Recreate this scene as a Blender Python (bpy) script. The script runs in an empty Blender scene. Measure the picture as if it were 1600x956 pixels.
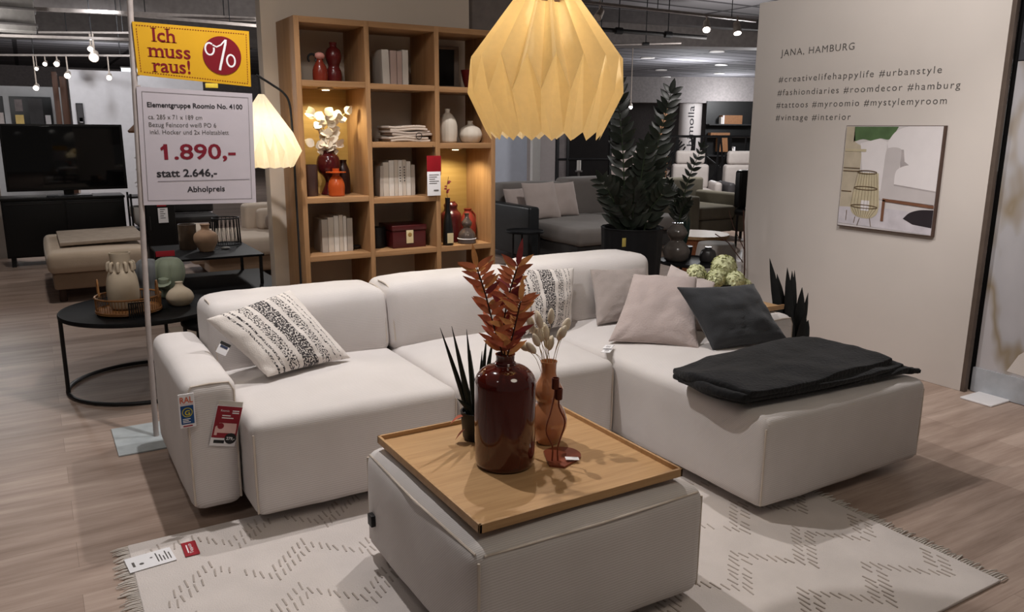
import bpy, bmesh, math, random
from math import sin, cos, pi, radians, sqrt
from mathutils import Vector, Matrix, noise
random.seed(7)
sc = bpy.context.scene
COL = sc.collection

# ---------------------------------------------------------------- camera
cd = bpy.data.cameras.new('camera'); cam = bpy.data.objects.new('camera', cd); COL.objects.link(cam)
cd.sensor_width = 36.0; cd.lens = 1238.97 / 1600 * 36.0; cd.clip_start = 0.05; cd.clip_end = 200
_r = Vector((0.8577189, -0.51407754, 0.00652497)); _u = Vector((0.10628586, 0.18972275, 0.97606792))
_f = Vector((0.50301253, 0.8364984, -0.21736796))
cam.matrix_world = Matrix(((_r.x, _u.x, -_f.x, 0), (_r.y, _u.y, -_f.y, 0), (_r.z, _u.z, -_f.z, 1.465), (0, 0, 0, 1)))
sc.camera = cam
# ---------------------------------------------------------------- view + world + lights
sc.view_settings.view_transform = 'Standard'; sc.view_settings.look = 'None'
sc.view_settings.exposure = -0.25; sc.view_settings.gamma = 1.0; sc.view_settings.use_curve_mapping = False
W = bpy.data.worlds.new('showroom_air'); sc.world = W; W.use_nodes = True
W.node_tree.nodes['Background'].inputs[0].default_value = (1.0, 0.92, 0.84, 1)
W.node_tree.nodes['Background'].inputs[1].default_value = 0.10

def spot(loc, target, power, angle=70, blend=0.6, size=0.05, color=(1, 0.93, 0.86)):
    l = bpy.data.lights.new('spot_light', 'SPOT'); l.energy = power; l.spot_size = radians(angle); l.spot_blend = blend
    l.shadow_soft_size = size; l.color = color
    o = bpy.data.objects.new('spot_light', l); COL.objects.link(o); o.location = loc
    o.rotation_euler = (Vector(target) - Vector(loc)).to_track_quat('-Z', 'Y').to_euler(); return o
def point(loc, power, size=0.05, color=(1, 0.93, 0.86)):
    l = bpy.data.lights.new('point_light', 'POINT'); l.energy = power; l.shadow_soft_size = size; l.color = color
    o = bpy.data.objects.new('point_light', l); COL.objects.link(o); o.location = loc; return o
# track spots over the display, plus added fill spots (above the frame)
spot((0.88, 3.25, 3.05), (0.8, 2.7, 0.0), 172, 118, 0.5, 0.03, (1, 0.965, 0.95))
spot((2.15, 3.42, 3.05), (2.4, 2.5, 0.0), 155, 112, 0.5, 0.03, (1, 0.96, 0.94))
spot((1.7, 0.3, 2.9), (1.8, 2.3, 0.2), 66, 95, 0.9, 0.5, (1, 0.88, 0.74))  # added warm soft fill for the sofa fronts, no fixture
spot((-0.9, 1.2, 3.1), (0.4, 3.6, 0.9), 50, 70, 0.9, 0.15, (1, 0.94, 0.9))
spot((2.9, 2.0, 3.1), (4.49, 3.35, 1.75), 185, 80, 0.9, 0.06, (1, 0.945, 0.90))
spot((3.3, 1.0, 3.1), (4.5, 1.7, 0.9), 150, 62, 0.8, 0.06, (1, 0.92, 0.86))  # added fill spot that brightens the poster board
spot((-0.2, 4.6, 3.1), (-0.2, 4.4, 0.0), 62, 110, 0.9, 0.1, (1, 0.92, 0.86))  # added fill spot that brightens the floor on the left
spot((0.6, 2.0, 3.1), (1.75, 4.4, 1.9), 60, 60, 0.9, 0.12, (1, 0.93, 0.86))  # added spot that lifts the shelf top and the partition behind it
# hall spots behind, then added fill points
spot((0.2, 7.0, 3.1), (0.35, 8.2, 0.3), 125, 95, 0.8, 0.1, (1, 0.93, 0.87))
spot((2.3, 6.6, 3.1), (2.2, 8.3, 0.3), 50, 85, 0.8, 0.1, (1, 0.95, 0.92))
spot((4.3, 5.6, 3.1), (5.3, 7.6, 0.4), 135, 75, 0.8, 0.08, (1, 0.95, 0.92))
spot((8.3, 8.0, 3.0), (9.3, 9.6, 0.5), 110, 90, 0.8, 0.1, (1, 0.96, 0.94))
spot((12.5, 12.2, 3.0), (13.6, 14.4, 1.4), 190, 110, 0.8, 0.15, (1, 0.96, 0.94))
spot((1.0, 11.5, 3.0), (1.0, 13.6, 1.3), 120, 110, 0.9, 0.15, (0.95, 0.97, 1))
spot((6.0, 9.0, 2.9), (6.6, 11.5, 1.2), 60, 100, 0.9, 0.15, (0.95, 0.97, 1))

point((2.6, 10.2, 2.3), 110, 0.15, (1, 0.97, 0.95)); point((-0.6, 11.6, 2.2), 90, 0.15, (1, 0.98, 0.96)); point((8.8, 8.6, 2.2), 130, 0.15, (1, 0.97, 0.95))  # added bare fill points, brighten the hall ceiling and background
point((13.0, 11.5, 2.3), 200, 0.15, (0.97, 0.98, 1)); point((15.5, 16.5, 2.4), 330, 0.15, (0.92, 0.95, 1)); point((20.5, 20.0, 2.4), 300, 0.15, (0.92, 0.95, 1)); point((1.5, 20.0, 2.5), 260, 0.15, (0.96, 0.97, 1))  # more added fill points for the far hall, no fixtures

# ---------------------------------------------------------------- materials
def lin(c): return tuple((x / 12.92 if x <= 0.04045 else ((x + 0.055) / 1.055) ** 2.4) for x in c)
def S(r, g, b): return lin((r / 255, g / 255, b / 255)) + (1.0,)
class NT:
    def __init__(s, name):
        s.m = bpy.data.materials.new(name); s.m.use_nodes = True; s.t = s.m.node_tree; s.b = s.t.nodes['Principled BSDF']
    def n(s, typ, **kw):
        nd = s.t.nodes.new(typ)
        for k, v in kw.items():
            if k.startswith('i_'):
                key = k[2:]; key = int(key) if key.isdigit() else key
                nd.inputs[key].default_value = v
            else: setattr(nd, k, v)
        return nd
    def l(s, a, b): s.t.links.new(a, b)
    def ramp(s, fac, stops, interp='LINEAR'):
        r = s.n('ShaderNodeValToRGB'); r.color_ramp.interpolation = interp
        e = r.color_ramp.elements; e.remove(e[1]); e[0].position = stops[0][0]; e[0].color = stops[0][1]
        for p, c in stops[1:]: e.new(p).color = c
        s.l(fac, r.inputs[0]); return r.outputs[0]
    def co(s, kind='Object', scale=(1, 1, 1), rot=(0, 0, 0)):
        c = s.n('ShaderNodeTexCoord'); m = s.n('ShaderNodeMapping'); m.inputs['Scale'].default_value = scale; m.inputs['Rotation'].default_value = rot
        s.l(c.outputs[kind], m.inputs[0]); return m.outputs[0]
    def noise(s, vec, scale=5, detail=3, rough=0.5):
        n = s.n('ShaderNodeTexNoise'); n.inputs['Scale'].default_value = scale; n.inputs['Detail'].default_value = detail; n.inputs['Roughness'].default_value = rough
        s.l(vec, n.inputs['Vector']); return n.outputs['Fac']
    def bump(s, h, strength=0.3, dist=0.01):
        b = s.n('ShaderNodeBump'); b.inputs['Strength'].default_value = strength; b.inputs['Distance'].default_value = dist
        s.l(h, b.inputs['Height']); s.l(b.outputs[0], s.b.inputs['Normal'])
    def set(s, rough=0.6, spec=0.3, metal=0.0, sheen=0.0, emit=None, es=0, trans=0, ior=1.45, coat=0):
        i = s.b.inputs
        i['Roughness'].default_value = rough; i['Specular IOR Level'].default_value = spec; i['Metallic'].default_value = metal
        i['Sheen Weight'].default_value = sheen; i['Transmission Weight'].default_value = trans; i['IOR'].default_value = ior; i['Coat Weight'].default_value = coat
        if emit: i['Emission Color'].default_value = emit; i['Emission Strength'].default_value = es
        return s
_M = {}
def plain(name, col, rough=0.55, spec=0.3, metal=0, var=0.12, vscale=14, sheen=0, **kw):
    """a surface with a little procedural mottling"""
    if name in _M: return _M[name]
    t = NT(name); v = t.noise(t.co(), vscale, 3)
    d = tuple(max(0, c * (1 - var)) for c in col[:3]) + (1,); u = tuple(min(1, c * (1 + var)) for c in col[:3]) + (1,)
    t.l(t.ramp(v, [(0.3, d), (0.7, u)]), t.b.inputs['Base Color']); t.set(rough, spec, metal, sheen, **kw); _M[name] = t.m; return t.m
def fabric(name, col, scale=260, bump=0.25, var=0.1, sheen=0.2, rough=0.9, uv=False):
    if name in _M: return _M[name]
    t = NT(name); c = t.co(); v = t.noise(c, 5, 4); w = t.noise(c, scale, 2)
    d = tuple(x * (1 - var) for x in col[:3]) + (1,); u = tuple(min(1, x * (1 + var)) for x in col[:3]) + (1,)
    t.l(t.ramp(v, [(0.3, d), (0.7, u)]), t.b.inputs['Base Color']); t.bump(w, bump, 0.004); t.set(rough, 0.15, 0, sheen); _M[name] = t.m; return t.m
def wood(name, c1, c2, axis=0, scale=1.0, rough=0.45, spec=0.3):
    if name in _M: return _M[name]
    t = NT(name); sv = [22 * scale] * 3; sv[axis] = 1.3 * scale
    v = t.noise(t.co(scale=tuple(sv)), 2.2, 6, 0.6); sv2 = [90 * scale] * 3; sv2[axis] = 4 * scale
    w = t.noise(t.co(scale=tuple(sv2)), 2.0, 3)
    mx = t.n('ShaderNodeMix', data_type='FLOAT'); mx.inputs[0].default_value = 0.3; t.l(v, mx.inputs[2]); t.l(w, mx.inputs[3])
    t.l(t.ramp(mx.outputs[0], [(0.3, c2), (0.72, c1)]), t.b.inputs['Base Color']); t.bump(w, 0.06, 0.002); t.set(rough, spec); _M[name] = t.m; return t.m
def glow(name, col, strength):
    if name in _M: return _M[name]
    t = NT(name); t.b.inputs['Base Color'].default_value = col; t.set(0.5, 0.2, emit=col, es=strength); _M[name] = t.m; return t.m
def glass(name, col, rough=0.03, ior=1.45):
    if name in _M: return _M[name]
    t = NT(name); t.b.inputs['Base Color'].default_value = col; t.set(rough, 0.5, trans=1.0, ior=ior); _M[name] = t.m; return t.m

def corduroy():
    t = NT('fine_cord_fabric'); c = t.n('ShaderNodeTexCoord'); s = t.n('ShaderNodeSeparateXYZ'); t.l(c.outputs['Object'], s.inputs[0])
    a = t.n('ShaderNodeMath', operation='ADD'); t.l(s.outputs[2], a.inputs[0]); t.l(s.outputs[1], a.inputs[1])
    m = t.n('ShaderNodeMath', operation='MULTIPLY'); t.l(a.outputs[0], m.inputs[0]); m.inputs[1].default_value = 2 * pi / 0.0085
    sn = t.n('ShaderNodeMath', operation='SINE'); t.l(m.outputs[0], sn.inputs[0])
    v = t.noise(t.co(), 3.5, 4)
    col = t.ramp(v, [(0.3, S(204, 198, 195)), (0.7, S(217, 211, 209))])
    mx = t.n('ShaderNodeMix', data_type='RGBA'); t.l(sn.outputs[0], mx.inputs[0]); t.l(col, mx.inputs[6]); mx.inputs[7].default_value = S(196, 189, 185); 
    t.l(mx.outputs[2], t.b.inputs['Base Color'])
    w = t.noise(t.co(), 320, 2)
    ad = t.n('ShaderNodeMath', operation='ADD'); t.l(sn.outputs[0], ad.inputs[0]); t.l(w, ad.inputs[1])
    t.bump(ad.outputs[0], 0.12, 0.002); t.set(0.92, 0.1, sheen=0.15); return t.m
M_SOFA = corduroy()
def floor_mat():
    t = NT('laminate_planks'); c = t.co()
    b = t.n('ShaderNodeTexBrick', offset=0.37, offset_frequency=2)
    for k, v in (('Scale', 1.0), ('Brick Width', 1.3), ('Row Height', 0.19), ('Mortar Size', 0.0008), ('Mortar Smooth', 0.3), ('Bias', 0.0)): b.inputs[k].default_value = v
    b.inputs['Color1'].default_value = (0, 0, 0, 1); b.inputs['Color2'].default_value = (1, 1, 1, 1); b.inputs['Mortar'].default_value = (0.2, 0.2, 0.2, 1)
    t.l(c, b.inputs[0])
    g1 = t.noise(t.co(scale=(0.8, 7, 1)), 2.0, 5, 0.6); g2 = t.noise(t.co(scale=(3, 70, 1)), 2.0, 3); 
    m1 = t.n('ShaderNodeMix', data_type='FLOAT'); m1.inputs[0].default_value = 0.20; t.l(g1, m1.inputs[2]); t.l(b.outputs[0], m1.inputs[3])
    m2 = t.n('ShaderNodeMix', data_type='FLOAT'); m2.inputs[0].default_value = 0.15; t.l(m1.outputs[0], m2.inputs[2]); t.l(g2, m2.inputs[3])
    col = t.ramp(m2.outputs[0], [(0.26, S(124, 103, 90)), (0.5, S(164, 143, 130)), (0.72, S(194, 174, 161))])
    mm = t.n('ShaderNodeMix', data_type='RGBA'); t.l(b.outputs[1], mm.inputs[0]); t.l(col, mm.inputs[6]); mm.inputs[7].default_value = S(122, 104, 92)
    t.l(mm.outputs[2], t.b.inputs['Base Color']); t.bump(g2, 0.04, 0.002); t.set(0.42, 0.35); return t.m
def ceiling_mat():
    t = NT('ceiling_panels'); c = t.co()
    b = t.n('ShaderNodeTexBrick', offset=0.0)
    for k, v in (('Scale', 1.0), ('Brick Width', 2.4), ('Row Height', 0.6), ('Mortar Size', 0.05), ('Bias', 0.0)): b.inputs[k].default_value = v
    b.inputs['Color1'].default_value = S(92, 90, 92); b.inputs['Color2'].default_value = S(112, 110, 113); b.inputs['Mortar'].default_value = S(52, 50, 52)
    t.l(c, b.inputs[0]); t.l(b.outputs[0], t.b.inputs['Base Color']); t.set(0.9, 0.1); return t.m

WHITE = plain('white_paint', S(214, 210, 206), 0.6, var=0.03)
PANEL = plain('warm_white_panel', S(208, 200, 194), 0.7, 0.2, var=0.025, vscale=2)
GREIGE = plain('greige_panel', S(204, 190, 176), 0.7, 0.2, var=0.03, vscale=2)
BLACK = plain('black_metal', S(24, 24, 26), 0.45, 0.4)
BLACKW = plain('black_lacquer', S(15, 15, 16), 0.35, 0.4)
DARK = plain('dark_grey', S(48, 46, 46), 0.6)
OAK = wood('oak_x', S(172, 132, 94), S(138, 102, 68), 0)
OAKZ = wood('oak_upright', S(172, 132, 94), S(138, 102, 68), 2)
TRAYW = wood('oak_tray', S(198, 160, 116), S(168, 130, 90), 0, 1.0, 0.4)
PIPING = fabric('piping_cord', S(196, 184, 172), 300, 0.1)
PAPERW = plain('white_card', S(226, 224, 226), 0.6, var=0.02)
REDC = plain('red_card', S(150, 34, 44), 0.5, var=0.04)
TXT_GREY = plain('grey_print', S(92, 88, 86), 0.7, var=0.02)
TXT_DARK = plain('dark_print', S(42, 40, 44), 0.7, var=0.02)

# ---------------------------------------------------------------- mesh builder
def axsamples(lo, hi, r, n):
    L = hi - lo; r = min(r, L * 0.499)
    a = [0, 0.1, 0.3, 0.6]
    s = [lo + r * t for t in a] + [lo + r + (L - 2 * r) * i / n for i in range(n + 1)] + [hi - r * t for t in reversed(a)]
    return s
class MB:
    def __init__(s): s.v = []; s.f = []; s.mi = []; s.cur = 0; s.uv = None
    def slot(s, i): s.cur = i; return s
    def add(s, vs, fs, mat=None):
        b = len(s.v)
        for v in vs: s.v.append(Vector(v) if mat is None else mat @ Vector(v))
        for f in fs: s.f.append([i + b for i in f]); s.mi.append(s.cur)
        return b
    def box(s, a, b, mat=None):
        x0, y0, z0 = a; x1, y1, z1 = b
        s.add([(x0, y0, z0), (x1, y0, z0), (x1, y1, z0), (x0, y1, z0), (x0, y0, z1), (x1, y0, z1), (x1, y1, z1), (x0, y1, z1)],
              [(3, 2, 1, 0), (4, 5, 6, 7), (0, 1, 5, 4), (1, 2, 6, 5), (2, 3, 7, 6), (3, 0, 4, 7)], mat); return s
    def rbox(s, a, b, r=0.01, n=1, bulge=None, wr=0, fn=None, mat=None, nn=None):
        """box with rounded edges, optional bulged faces (x-,x+,y-,y+,z-,z+) and wrinkles"""
        nn = nn or (n, n, n)
        X, Y, Z = (axsamples(a[i], b[i], r, nn[i]) for i in range(3))
        N = (len(X), len(Y), len(Z)); idx = {}; vs = []; fs = []
        c = Vector([(a[i] + b[i]) / 2 for i in range(3)]); h = Vector([(b[i] - a[i]) / 2 for i in range(3)])
        rr = [min(r, h[i] * 0.998) for i in range(3)]
        def vid(i, j, k):
            key = (i, j, k)
            if key in idx: return idx[key]
            p = Vector((X[i], Y[j], Z[k])); q = Vector([min(max(p[t], a[t] + rr[t]), b[t] - rr[t]) for t in range(3)]); d = p - q
            dn = Vector([d[t] / rr[t] for t in range(3)])
            if dn.length > 1e-9:
                dn.normalize(); p = Vector([q[t] + dn[t] * rr[t] for t in range(3)])
            if bulge:
                uvw = [(p[t] - c[t]) / h[t] for t in range(3)]; o = Vector((0, 0, 0))
                for t in range(3):
                    u, v = [uvw[w] for w in range(3) if w != t]
                    wgt = max(0, 1 - u * u) ** 0.75 * max(0, 1 - v * v) ** 0.75
                    if uvw[t] > 0.3: o[t] += bulge[2 * t + 1] * wgt * (uvw[t] - 0.3) / 0.7
                    if uvw[t] < -0.3: o[t] -= bulge[2 * t] * wgt * (-uvw[t] - 0.3) / 0.7
                p = p + o
            if wr: p = p + noise.noise_vector(p * 6.5) * wr + noise.noise_vector(p * 17) * wr * 0.35
            if fn: p = fn(p)
            idx[key] = len(vs); vs.append(p); return idx[key]
        def face(q): fs.append(q)
        for i in range(N[0] - 1):
            for j in range(N[1] - 1):
                face((vid(i, j, N[2] - 1), vid(i + 1, j, N[2] - 1), vid(i + 1, j + 1, N[2] - 1), vid(i, j + 1, N[2] - 1)))
                face((vid(i, j + 1, 0), vid(i + 1, j + 1, 0), vid(i + 1, j, 0), vid(i, j, 0)))
        for i in range(N[0] - 1):
            for k in range(N[2] - 1):
                face((vid(i, 0, k), vid(i + 1, 0, k), vid(i + 1, 0, k + 1), vid(i, 0, k + 1)))
                face((vid(i + 1, N[1] - 1, k), vid(i, N[1] - 1, k), vid(i, N[1] - 1, k + 1), vid(i + 1, N[1] - 1, k + 1)))
        for j in range(N[1] - 1):
            for k in range(N[2] - 1):
                face((vid(0, j + 1, k), vid(0, j, k), vid(0, j, k + 1), vid(0, j + 1, k + 1)))
                face((vid(N[0] - 1, j, k), vid(N[0] - 1, j + 1, k), vid(N[0] - 1, j + 1, k + 1), vid(N[0] - 1, j, k + 1)))
        s.add(vs, fs, mat); return s
    def tube(s, pts, r=0.01, seg=8, closed=False, cap=True):
        pts = [Vector(p) for p in pts]; n = len(pts); rs = r if isinstance(r, (list, tuple)) else [r] * n
        vs = []; fs = []; ref = None
        for i, p in enumerate(pts):
            if closed: t = pts[(i + 1) % n] - pts[i - 1]
            else: t = pts[min(i + 1, n - 1)] - pts[max(i - 1, 0)]
            t = t.normalized() if t.length > 1e-9 else Vector((0, 0, 1))
            if ref is None: ref = t.orthogonal().normalized()
            else:
                ref = ref - t * ref.dot(t); ref = ref.normalized() if ref.length > 1e-6 else t.orthogonal().normalized()
            bn = t.cross(ref)
            for k in range(seg):
                a = 2 * pi * k / seg; vs.append(p + (ref * cos(a) + bn * sin(a)) * rs[i])
        m = n if closed else n - 1
        for i in range(m):
            for k in range(seg):
                a = i * seg + k; b = i * seg + (k + 1) % seg; j = ((i + 1) % n) * seg
                fs.append((a, b, j + (k + 1) % seg, j + k))
        if cap and not closed:
            fs.append(tuple(range(seg - 1, -1, -1))); fs.append(tuple((n - 1) * seg + k for k in range(seg)))
        s.add(vs, fs); return s
    def lathe(s, prof, c=(0, 0, 0), seg=32, fn=None):
        vs = []; fs = []; n = len(prof)
        for (r, z) in prof:
            for k in range(seg):
                a = 2 * pi * k / seg; rr = r if fn is None else fn(r, z, a)
                vs.append((c[0] + rr * cos(a), c[1] + rr * sin(a), c[2] + z))
        for i in range(n - 1):
            for k in range(seg):
                fs.append((i * seg + k, i * seg + (k + 1) % seg, (i + 1) * seg + (k + 1) % seg, (i + 1) * seg + k))
        if prof[0][0] > 1e-5: fs.append(tuple(range(seg - 1, -1, -1)))
        if prof[-1][0] > 1e-5: fs.append(tuple((n - 1) * seg + k for k in range(seg)))
        s.add(vs, fs); return s
    def cyl(s, c, r, h, seg=24, r2=None): return s.lathe([(r, 0), (r if r2 is None else r2, h)], c, seg)
    def ball(s, c, r, seg=16, sq=(1, 1, 1), fn=None):
        vs = []; fs = []; R = seg // 2
        for i in range(R + 1):
            th = pi * i / R
            for k in range(seg):
                a = 2 * pi * k / seg; d = Vector((sin(th) * cos(a), sin(th) * sin(a), cos(th)))
                q = 1 if fn is None else fn(d)
                vs.append((c[0] + d.x * r * sq[0] * q, c[1] + d.y * r * sq[1] * q, c[2] + d.z * r * sq[2] * q))
        for i in range(R):
            for k in range(seg): fs.append((i * seg + k, (i + 1) * seg + k, (i + 1) * seg + (k + 1) % seg, i * seg + (k + 1) % seg))
        s.add(vs, fs); return s
    def prism(s, poly, o, ux, uy, n, depth):
        """polygon in the plane (o; ux, uy), thick along n"""
        o, ux, uy, n = Vector(o), Vector(ux), Vector(uy), Vector(n)
        k = len(poly); a = [o + ux * p[0] + uy * p[1] for p in poly]
        vs = a + [p + n * depth for p in a]
        fs = [tuple(range(k, 2 * k)), tuple(range(k - 1, -1, -1))] + [(i, (i + 1) % k, k + (i + 1) % k, k + i) for i in range(k)]
        s.add(vs, fs); return s
    def leaf(s, base, d, up, L, Wd, droop=0.2, fold=0.15, n=5, shape=0.75, twist=0):
        base = Vector(base); d = Vector(d).normalized(); up = Vector(up); side = d.cross(up)
        side = side.normalized() if side.length > 1e-5 else d.orthogonal().normalized(); nrm = side.cross(d).normalized()
        vs = []; fs = []
        for i in range(n + 1):
            t = i / n; c = base + d * L * t - nrm * droop * L * t * t
            w = Wd * 0.5 * (sin(pi * min(1, max(0, t ** shape))) ** 0.8 if 0 < t < 1 else 0.04)
            vs += [c - side * w + nrm * fold * w, c, c + side * w + nrm * fold * w]
        for i in range(n):
            b = i * 3; fs += [(b, b + 1, b + 4, b + 3), (b + 1, b + 2, b + 5, b + 4)]
        s.add(vs, fs); return s
    def text(s, body, o, ux, uy, n, size=None, width=None, depth=0.0015, bold=0.0, space=1.0, align='LEFT', shear=0, serif=False):
        cu = bpy.data.curves.new('txt', 'FONT'); cu.body = body; cu.size = 1; cu.offset = bold; cu.space_character = space; cu.align_x = 'LEFT'; cu.shear = shear
        cu.resolution_u = 3
        ob = bpy.data.objects.new('txt', cu); COL.objects.link(ob)
        me = bpy.data.meshes.new_from_object(ob.evaluated_get(bpy.context.evaluated_depsgraph_get()))
        pts = [v.co.copy() for v in me.vertices]; fc = [tuple(p.vertices) for p in me.polygons]
        if serif:   # slab serifs on every flat stem end
            cnt = {}
            for f in fc:
                for i in range(len(f)): e = tuple(sorted((f[i], f[(i + 1) % len(f)]))); cnt[e] = cnt.get(e, 0) + 1
            for (i, j), n_ in cnt.items():
                p, q = pts[i], pts[j]
                if n_ == 1 and abs(p.y - q.y) < .004 and .04 < abs(p.x - q.x) < .2 and (abs(p.y) < .03 or p.y > .35):
                    a_, b_ = sorted((p.x, q.x)); up = -1 if p.y > .2 else 1; k = len(pts)
                    l_ = .075; r_ = .075 if p.y < .2 else (.0 if body[0] != 'I' else .075)
                    pts += [Vector((a_ - l_, p.y, 0)), Vector((b_ + r_, p.y, 0)), Vector((b_ + r_, p.y + up * .035, 0)), Vector((a_ - l_, p.y + up * .035, 0))]; fc.append((k, k + 1, k + 2, k + 3))
        bpy.data.objects.remove(ob); bpy.data.curves.remove(cu); bpy.data.meshes.remove(me)
        if not pts: return s
        x0 = min(p.x for p in pts); x1 = max(p.x for p in pts)
        kx = size if size else 1; ky = kx
        if width: kx = width / (x1 - x0); ky = size if size else kx
        sh = {'LEFT': -x0, 'CENTER': -(x0 + x1) / 2, 'RIGHT': -x1}[align]
        o, ux, uy, n = Vector(o), Vector(ux).normalized(), Vector(uy).normalized(), Vector(n).normalized()
        s.add([o + ux * (p.x + sh) * kx + uy * p.y * ky + n * depth for p in pts], fc); return s
    def build(s, name, mats, parent=None, local=False, smooth=True, angle=40, solidify=0):
        me = bpy.data.meshes.new(name)
        off = Vector((0, 0, 0))
        if parent is not None and not local:
            p = parent
            while p is not None: off += p.location; p = p.parent
        me.from_pydata([tuple(v - off) for v in s.v], [], s.f)
        for m in (mats if isinstance(mats, (list, tuple)) else [mats]): me.materials.append(m)
        for p, i in zip(me.polygons, s.mi): p.material_index = i; p.use_smooth = smooth
        if smooth and angle < 180: me.set_sharp_from_angle(angle=radians(angle))
        if s.uv:
            l = me.uv_layers.new(name='UVMap')
            for lp in me.loops: l.data[lp.index].uv = s.uv[lp.vertex_index]
        me.update()
        o = bpy.data.objects.new(name, me); COL.objects.link(o)
        if parent is not None: o.parent = parent
        if solidify:
            md = o.modifiers.new('thickness', 'SOLIDIFY'); md.thickness = solidify; md.offset = 0
        return o
def tag(o, label, cat, group=None, kind=None):
    o['label'] = label; o['category'] = cat
    if group: o['group'] = group
    if kind: o['kind'] = kind
    return o
def thing(name, label, cat, loc=(0, 0, 0), group=None):
    o = bpy.data.objects.new(name, None); COL.objects.link(o); o.location = loc; o.empty_display_size = 0.05
    return tag(o, label, cat, group)
def struct(o, label=None):
    o['kind'] = 'structure'
    if label: o['label'] = label
    return o
def copy_tree(o, parent=None):
    c = o.copy(); COL.objects.link(c)
    if parent is not None: c.parent = parent
    for ch in [x for x in o.children]: copy_tree(ch, c)
    return c
def arc(c, r, a0, a1, n, ux=(1, 0, 0), uy=(0, 1, 0)):
    c, ux, uy = Vector(c), Vector(ux), Vector(uy)
    return [c + ux * r * cos(a0 + (a1 - a0) * i / n) + uy * r * sin(a0 + (a1 - a0) * i / n) for i in range(n + 1)]
def ring(c, r, n=32, **k): return arc(c, r, 0, 2 * pi, n, **k)[:-1]
def bez(p, n=16):
    """smooth curve through points (Catmull-Rom)"""
    p = [Vector(q) for q in p]; P = [p[0] * 2 - p[1]] + p + [p[-1] * 2 - p[-2]]; out = []
    for i in range(1, len(P) - 2):
        for k in range(n):
            t = k / n; a, b, c, d = P[i - 1], P[i], P[i + 1], P[i + 2]
            out.append(0.5 * ((2 * b) + (c - a) * t + (2 * a - 5 * b + 4 * c - d) * t * t + (3 * b - a - 3 * c + d) * t ** 3))
    out.append(p[-1]); return out

# ================================================================ SETTING
m = MB(); m.box((-8, -3, -0.05), (32, 30, 0)); struct(m.build('floor', floor_mat(), smooth=False), 'grey brown laminate plank floor of the showroom')
m = MB(); m.box((-8, 4.6, 3.3), (32, 30, 3.4)); struct(m.build('ceiling', ceiling_mat(), smooth=False), 'dark grey panelled showroom ceiling')
# right display wall with its writing
m = MB(); m.rbox((4.49, 2.42, 0), (4.545, 4.14, 2.335), 0.003)
wr = struct(m.build('wall_right', PANEL), 'cream free-standing display wall panel with grey hashtag writing')
m = MB(); ux, uy, nn = (0, -1, 0), (0, 0, 1), (-1, 0, 0)
for body, y, z, y1, sp in (('JANA, HAMBURG', 3.919, 1.965, 3.343, 1.15), ('#creativelifehappylife #urbanstyle', 3.919, 1.793, 2.758, 1.25), ('#fashiondiaries #roomdecor #hamburg', 3.921, 1.705, 2.64, 1.25),
                       ('#tattoos #myroomio #mystylemyroom', 3.923, 1.622, 2.707, 1.25), ('#vintage #interior', 3.92, 1.538, 3.322, 1.25)):
    m.text(body, (4.49, y, z), ux, uy, nn, size=0.058 if body[0] == '#' else 0.062, width=y - y1, space=sp, depth=0.0012)
m.build('lettering', TXT_GREY, wr, smooth=False)
m = MB(); m.rbox((4.49, 2.395, 0), (4.522, 2.42, 2.6), 0.002); struct(m.build('trim_1', plain('brown_grey_trim', S(92, 80, 72), 0.5)), 'narrow brown grey end trim of the display wall')
# partition behind the shelf
m = MB(); m.rbox((1.15, 4.56, 0), (2.42, 4.66, 2.7), 0.003); struct(m.build('wall_back', GREIGE), 'greige partition behind the oak shelf')
m = MB(); m.rbox((2.43, 4.70, 1.9), (3.1, 4.74, 3.3), 0.003); struct(m.build('wall_upper', plain('grey_bulkhead', S(120, 112, 108), 0.8)), 'grey panel high up beside the oak shelf')
# ================================================================ RUG
rug_m = fabric('cream_wool', S(206, 197, 192), 180, 0.5, 0.07); dash_m = fabric('taupe_wool', S(174, 163, 155), 200, 0.4, 0.1)
fringe_m = fabric('fringe_wool', S(200, 192, 184), 200, 0.3)
rug = thing('rug', 'cream woven rug with taupe zigzag dashes under the pouf and chaise', 'rug', (1.39, 2.05, 0))
m = MB(); RX0, RX1, RY0, RY1 = 0.155, 2.63, 1.2, 2.905
m.rbox((RX0, RY0, 0.0), (RX1, RY1, 0.011), 0.004, nn=(60, 40, 1), fn=lambda p: p + Vector((0, 0, 0.0015 * noise.noise(p * 6) if p.z > 0.005 else 0)))
m.slot(1); rnd = random.Random(3)
for row in range(6):
    yc = 1.40 + 0.28 * row; ph = [0.0, 0.02, 0.05, 0.12, 0.03, 0.09][row]
    x = RX0 + 0.05
    while x < RX1 - 0.04:
        t = ((x + ph - 2.02) / 0.32) % 1.0; tri = abs(2 * t - 1)
        y = yc + 0.075 * (2 * tri - 1)
        for q in ((-0.5, 0.5) if t > 0.5 else (-0.1,)):
            yy = y + q * 0.062; L = 0.043 + rnd.uniform(-0.008, 0.008); sk = rnd.uniform(-0.006, 0.006)
            if RY0 + 0.03 < yy - L / 2 and yy + L / 2 < RY1 - 0.03 and rnd.random() > 0.05:
                wv = 0.0026; z = 0.0135
                m.add([(x - wv, yy - L / 2, z), (x + wv, yy - L / 2, z), (x + wv + sk, yy + L / 2, z), (x - wv + sk, yy + L / 2, z),
                       (x - wv, yy - L / 2, .008), (x + wv, yy - L / 2, .008), (x + wv + sk, yy + L / 2, .008), (x - wv + sk, yy + L / 2, .008)],
                      [(0, 1, 2, 3), (4, 5, 1, 0), (5, 6, 2, 1), (6, 7, 3, 2), (7, 4, 0, 3)])
        x += 0.0225
m.build('woven_field', [rug_m, dash_m], rug)
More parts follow.
